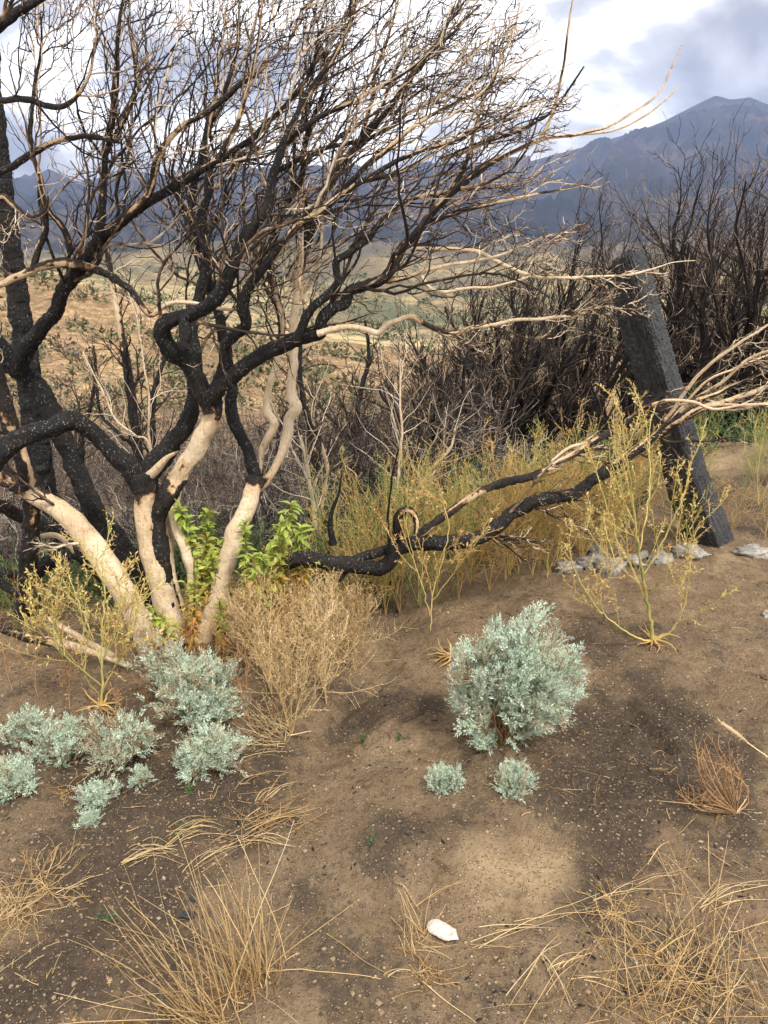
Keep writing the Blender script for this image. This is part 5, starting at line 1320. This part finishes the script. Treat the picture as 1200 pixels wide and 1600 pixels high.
def straw_bundle(lines, label, n=1, spread=.012, tone=.65, w=.0012, group='flattened straw on the soil'):
    b = GP(*lines[0][0]); t = thing('straw', b, label, 'straw', group)
    m = Mesh()
    for ln in lines:
        c = np.array([GP(u, v) for u, v in ln]); c[:, 2] = 0
        q, s_ = catmull(np.hstack([c, np.zeros((len(c), 2))]), .01)
        for _ in range(n):
            if n > 1:
                a, e = rng.uniform(0, .4), rng.uniform(.55, 1)
                i0, i1 = int(a * (len(q) - 1)), int(e * (len(q) - 1))
                f = np.linspace(0, 1, 9)[:, None]
                k = q[i0, :3] * (1 - f) + q[i1, :3] * f
                k = .65 * k + .35 * q[np.linspace(i0, i1, 9).astype(int), :3]
                dl = k[-1] - k[0]; pr = np.array([-dl[1], dl[0], 0])
                k = k + pr * (rng.normal() * .12 * (f - .5) + rng.normal() * .10 * f * (1 - f)) + np.array([*(spread * rng.normal(size=2)), 0])
            else:
                k = q[::2, :3].copy()
            if len(k) < 4: continue
            k[:, 2] = .02 * rng.random() * np.sin(np.linspace(0, math.pi, len(k)))
            m.tubes(lay(k[None]), w * rng.uniform(.5, 1) * np.linspace(1.1, .5, len(k))[None], np.clip(tone + .2 * rng.normal(), 0, 1), 4)
    m.build('stalks', M['straw'], t, kind='stuff')
straw_bundle([[(180, 1355), (230, 1335), (285, 1330)], [(185, 1345), (240, 1325), (290, 1345)], [(250, 1322), (300, 1300), (345, 1280)], [(260, 1318), (320, 1302), (362, 1298)]], 'flattened pale straw bundle on the left soil', 9)
straw_bundle([[(340, 1330), (400, 1310), (450, 1290), (510, 1260)], [(275, 1376), (330, 1345), (400, 1312)], [(370, 1305), (430, 1318), (490, 1320)], [(400, 1262), (430, 1240), (465, 1222)]], 'long flattened straw swathe left of centre', 7)
straw_bundle([[(365, 1242), (400, 1215), (440, 1205), (480, 1210)], [(370, 1200), (420, 1185), (470, 1190)]], 'bent straw stalks below the golden tangle', 3)
straw_bundle([[(725, 1472), (800, 1450), (900, 1432), (1010, 1418)], [(740, 1465), (820, 1448), (915, 1455)], [(700, 1488), (780, 1492), (865, 1485)], [(900, 1432), (960, 1395), (1010, 1388), (1080, 1418)], [(955, 1390), (1020, 1385), (1085, 1368), (1140, 1362)], [(980, 1385), (1030, 1330), (1042, 1290)], [(1000, 1310), (1040, 1370), (1085, 1430)]], 'long straw stalks lying right of the white bark chip', 3, .006)
straw_bundle([[(1085, 1430), (1130, 1400), (1230, 1380)], [(1100, 1428), (1160, 1415), (1230, 1410)], [(1090, 1420), (1120, 1390), (1155, 1380)]], 'straw stalks reaching in from the right edge', 3, .006)
straw_bundle([[(840, 1540), (880, 1510), (935, 1480)], [(848, 1535), (900, 1500), (960, 1470)], [(870, 1520), (950, 1545), (1010, 1565)], [(780, 1600), (800, 1560), (840, 1510), (880, 1460)], [(845, 1490), (880, 1560), (900, 1600)]], 'crossed straw stalks left of the corner grass', 3, .006)
straw_bundle([[(640, 1540), (650, 1480), (640, 1410)], [(600, 1530), (640, 1530), (650, 1510)], [(610, 1440), (640, 1500), (650, 1530)], [(650, 1440), (690, 1390), (750, 1365)], [(600, 1395), (640, 1390), (660, 1440)]], 'thin bent stalks around the white bark chip', 2, .004, .6, .0013)
straw_bundle([[(660, 1540), (710, 1580), (750, 1610)]], 'single straw below the white bark chip', 1)
straw_bundle([[(0, 1522), (40, 1505), (75, 1470)]], 'single curved straw at the left edge of the soil', 1)
straw_bundle([[(510, 1465), (560, 1500), (610, 1530), (650, 1530)]], 'thin straw stalk across bare soil left of the bark chip', 1, .0, .55)
straw_bundle([[(928, 1262), (932, 1235), (940, 1215)], [(930, 1260), (938, 1280)]], 'short upright dry stalk on the bare soil right of centre', 1, 0, .3)
straw_bundle([[(85, 1400), (120, 1385), (170, 1360)], [(90, 1410), (130, 1395), (180, 1375)]], 'few straws beside the dry tangle on the left', 2)
def tangle(u, v, wpx, n, label, mat, tone, L, w, arch=.5, cat='dry plant', name='dry_tangle', lift=.0, dirx=0.0):
    base = GP(u, v); k = base[1] / ray(u, v)[1] / FPX; R = wpx * k / 2
    t = thing(name, base, label, cat, 'dry tangles on the soil')
    az = rng.uniform(0, 6.28, n)
    d = np.stack([np.cos(az) + dirx, np.sin(az), arch * rng.uniform(.3, 1.4, n)], 1)
    p0 = base + np.stack([R * .5 * rng.normal(size=n), R * .35 * rng.normal(size=n), np.zeros(n)], 1) * (0.6 if lift == 0 else .1)
    p0[:, 2] = ground_z(p0[:, 0], p0[:, 1])
    s = grow(p0, d, L * rng.uniform(.5, 1.1, n), 10, .16, lift=lift)
    gz = ground_z(s[..., 0].ravel(), s[..., 1].ravel()).reshape(s.shape[:2]) + .004
    s[..., 2] = np.maximum(s[..., 2], gz)
    m = Mesh(); m.tubes(s, w * np.linspace(1.2, .6, 11)[None], np.clip(tone + .15 * rng.normal(size=(n, 1)), 0, 1), 3)
    p, dd, par, x = sprout(s, 3, .2, 1, .6)
    b = grow(p, dd, L * rng.uniform(.12, .35, len(x)), 5, .16, lift=lift * .5)
    gz = ground_z(b[..., 0].ravel(), b[..., 1].ravel()).reshape(b.shape[:2]) + .003
    b[..., 2] = np.maximum(b[..., 2], gz)
    m.tubes(b, np.full((len(x), 6), w * .6), np.clip(tone + .15 * rng.normal(size=(len(x), 1)), 0, 1), 3)
    m.build('stems', M[mat], t, kind='stuff')
tangle(15, 1435, 110, 40, 'pale curled dry tangle at the left edge of the soil', 'straw', .6, .12, .0009, .2)
tangle(70, 1385, 90, 26, 'brown flattened dry tangle above the pale one on the left', 'straw', .35, .16, .0011, .15)
tangle(110, 1235, 50, 14, 'small tan dry tuft beside the low silver seedling', 'straw', .45, .07, .001, .4)
tangle(420, 1290, 190, 40, 'thin brown dry litter tangle left of centre', 'straw', .3, .13, .0009, .12)
tangle(670, 1520, 110, 26, 'fine dead roots below the white bark chip', 'straw', .25, .08, .0009, .12)
tangle(960, 1420, 130, 34, 'fine grey dry litter under the long straws', 'straw', .4, .08, .0009, .12)
tangle(1060, 1520, 230, 70, 'matted dry litter under the corner grass', 'straw', .45, .14, .001, .2)
def rust_plant():
    b = GP(1150, 1272); t = thing('rust_plant', b, 'curled rust-coloured dry plant at the right edge', 'dry plant', 'dry tangles on the soil')
    m = Mesh(); Y = b[1]
    for k in range(34):
        side = rng.uniform(-1, .35)
        u1, v1 = 1150 + side * 60 + rng.normal() * 10, 1225 + rng.normal() * 14
        u2, v2 = 1130 + side * 40 + rng.normal() * 16, 1178 + rng.normal() * 18
        if rng.random() < .3: u1, v1, u2, v2 = 1100 + rng.normal() * 14, 1262 + rng.normal() * 8, 1060 + rng.normal() * 22, 1250 + rng.normal() * 20
        c = [[*b, .003, 0], [*P(u1, v1, Y + .02 * rng.normal()), .002, 0], [*P(u2, v2, Y + .05 * rng.normal()), .001, 0]]
        q, _ = catmull(c, .015); pts = q[None, :, :3]
        m.tubes(pts, np.maximum(q[None, :, 3] * .75, .0008), .35 + .4 * rng.random(), 4)
        p, d, par, x = sprout(pts, 7, .2, 1, .6); g = grow(p, d, rng.uniform(.02, .07, 7), 4, .2)
        m.tubes(g, np.full((7, 5), .0008), np.full((7, 5), .4), 3)
    m.build('stems', M['rust'], t, kind='stuff')
    t = thing('grass_seed_head', GP(1215, 1205), 'pale seed head on a straw stalk at the right edge', 'seed head')
    q, _ = catmull([[*P(1225, 1200, Y), .0018, 0], [*P(1190, 1176, Y), .0016, 0], [*P(1162, 1156, Y), .0014, 0]], .01)
    m = Mesh(); m.tubes(q[None, :, :3], q[None, :, 3], .85, 5); m.build('stalk', M['straw'], t)
    q, _ = catmull([[*P(1166, 1158, Y), .003, 0], [*P(1150, 1146, Y), .0065, 0], [*P(1136, 1136, Y), .006, 0], [*P(1122, 1126, Y), .0015, 0]], .004)
    m = Mesh(); m.tubes(q[None, :, :3], q[None, :, 3], .85, 7)
    p, d, par, x = sprout(q[None, :, :3], 70, .02, .95, .5)
    m.blades(p, d, rng.normal(size=p.shape), .016, .003, .9); m.build('seed_head', M['straw'], t)
rust_plant()
def bark_chip():
    m, nt, b = new_mat('white_bark', .7, .3)
    n = noise(nt, 60, 4, .6); nt.links.new(ramp(nt, n, [(0.32, (0.36, 0.28, 0.21)), (0.5, (0.56, 0.49, 0.42)), (0.65, (0.66, 0.60, 0.53))]), b.inputs['Base Color']); bump(nt, b, n, .5, .003)
    a, c = GP(668, 1444), GP(716, 1478)
    ax = unit(c - a); L = np.linalg.norm(c - a); up = np.array([0, 0, 1.0]); sd = unit(np.cross(ax, up))
    n1, n2 = 26, 13; s = np.linspace(0, 1, n1); w = np.interp(s, [0, .06, .2, .5, .8, .9, 1], [.004, .014, .021, .022, .019, .008, .001])
    th = np.linspace(-1.25, 1.25, n2); S_, T_ = np.meshgrid(s, th, indexing='ij')
    jit = 1 + .10 * fbm(S_ * 6, T_ * 3, 3, 5)
    W = w[:, None] * jit
    top = (a + ax * (S_ * L)[..., None] + sd * (np.sin(T_) * W)[..., None] + up * (np.cos(T_) * W * .75 + .002 + .012 * S_ ** 2 + .006 * fbm(S_ * 9, T_ * 4, 3, 15))[..., None])
    bot = top - up * .004
    vv = np.vstack([top.reshape(-1, 3), bot.reshape(-1, 3)]); ii = np.arange(n1 * n2).reshape(n1, n2); o_ = n1 * n2
    f = np.stack([ii[:-1, :-1], ii[1:, :-1], ii[1:, 1:], ii[:-1, 1:]], -1).reshape(-1, 4)
    rim = np.concatenate([ii[0, :], ii[1:, -1], ii[-1, -2::-1], ii[-2:0:-1, 0]]); rn = np.roll(rim, -1)
    o = obj('bark_chip', mesh_np('bark_chip', vv - a, [f, f[:, ::-1] + o_, np.stack([rim, rn, rn + o_, rim + o_], -1)], m, True)); o.location = tuple(a)
    tag(o, 'white curled bark chip lying on the bare soil', 'bark')
bark_chip()
# ================================================================== GRIT AND LITTER
def grit():
    N = 22000
    Y = .95 + 4.2 * rng.random(N) ** 1.4; x = (rng.random(N) * 1.5 - .72) * (Y + .35)
    k = vnoise(x * 2.2, Y * 2.2, 6) + .3 * rng.random(N) > .48; x, Y = x[k], Y[k]; N = len(x)
    z = ground_z(x, Y)
    r = .0011 + .0062 * rng.random(N) ** 6
    o8 = np.array([(1, 0, 0), (0, 1, 0), (-1, 0, 0), (0, -1, 0), (0, 0, .8), (0, 0, -.8)], float)
    v = np.stack([x, Y, z + r * .3], 1)[:, None] + o8[None] * r[:, None, None] * rng.uniform(.6, 1.4, (N, 6, 1))
    f = np.array([(0, 1, 4), (1, 2, 4), (2, 3, 4), (3, 0, 4), (1, 0, 5), (2, 1, 5), (3, 2, 5), (0, 3, 5)])
    ff = (f[None] + (np.arange(N) * 6)[:, None, None]).reshape(-1, 3)
    m = leaf_mat('grit_stone', [(0.0, (0.06, 0.05, 0.04)), (0.4, (0.22, 0.15, 0.09)), (0.8, (0.36, 0.27, 0.17)), (1.0, (0.50, 0.42, 0.32))], 0, .2, .9)
    tag(obj('gravel', mesh_np('gravel', v.reshape(-1, 3), [ff], m, False, {'tone': np.repeat(np.where(r > .0035, rng.random(N) * .75, rng.random(N)), 6), 'rnd': np.repeat(rng.random(N), 6)})), 'fine pale grit scattered over the brown soil', 'gravel', kind='stuff')
    m = Mesh(); N = 4200
    Y = .95 + 3.2 * rng.random(N) ** 1.2; x = (rng.random(N) * 1.5 - .75) * (Y + .3)
    k = vnoise(x * 1.9 + 3, Y * 1.9, 16) + .25 * rng.random(N) > .58; x, Y = x[k], Y[k]; N = len(x)
    d = rng.normal(size=(N, 3)); d[:, 2] = 0
    s = lay(grow(np.stack([x, Y, 0 * x], 1), d, rng.uniform(.008, .01 + .08 * rng.random(N) ** 2, N), 4, .12) * np.array([1, 1, 0]), .003)
    m.tubes(s, np.full((N, 5), .0008), np.clip(rng.normal(.35, .25, N), 0, 1)[:, None], 3)
    tag(m.build('plant_litter', M['straw'], kind='stuff'), 'short bits of dry stem littering the soil', 'litter')
    N = 5200
    Y = .95 + 3.4 * rng.random(N) ** 1.3; x = (rng.random(N) * 1.5 - .75) * (Y + .3)
    k = vnoise(x * 2.6 + 8, Y * 2.6, 26) + .25 * rng.random(N) > .6; x, Y = x[k], Y[k]; N = len(x)
    d = rng.normal(size=(N, 3)); d[:, 2] = 0; L = .003 + .014 * rng.random(N) ** 4
    s = lay(grow(np.stack([x, Y, 0 * x], 1), d, L, 2, .2) * np.array([1, 1, 0]), .001)
    m = Mesh(); m.tubes(s, (L * .16 + .0006)[:, None] * np.array([.5, 1, .4]), 0.05, 4)
    tag(m.build('charcoal_bits', M['shrub'], smooth=False, kind='stuff'), 'small black charcoal bits strewn over the soil', 'charcoal')
    for i, (u, v) in enumerate(((565, 1166), (283, 1300), (172, 1444), (583, 1320), (622, 1160), (296, 1245), (40, 1120))):
        b = GP(u, v); t = thing('green_seedling', b, ['tiny green seedling under the fern-like silver bush', 'dim green seedling amid the flattened straw', 'small green seedling on the left soil above the bottom tuft', 'tiny green seedling on bare soil at centre', 'tiny green seedling left of the largest silver bush', 'tiny green sprout below the broad silver bush', 'small green sprout among rusty weeds at left'][i], 'seedling', 'green seedlings')
        n = 7; d = np.stack([.7 * rng.normal(size=n), .7 * rng.normal(size=n), np.ones(n)], 1); m = Mesh()
        s = grow(np.repeat(b[None], n, 0), d, rng.uniform(.02, .045, n), 4, .1); m.tubes(s, np.full((n, 5), .0009), np.full((n, 5), .8), 3)
        p, dd, par, x = sprout(s, 6, .2, 1, .8); m.blades(p, dd, rng.normal(size=p.shape), .012, .004, .7); m.build('leaves', M['under'], t, kind='stuff')
grit()
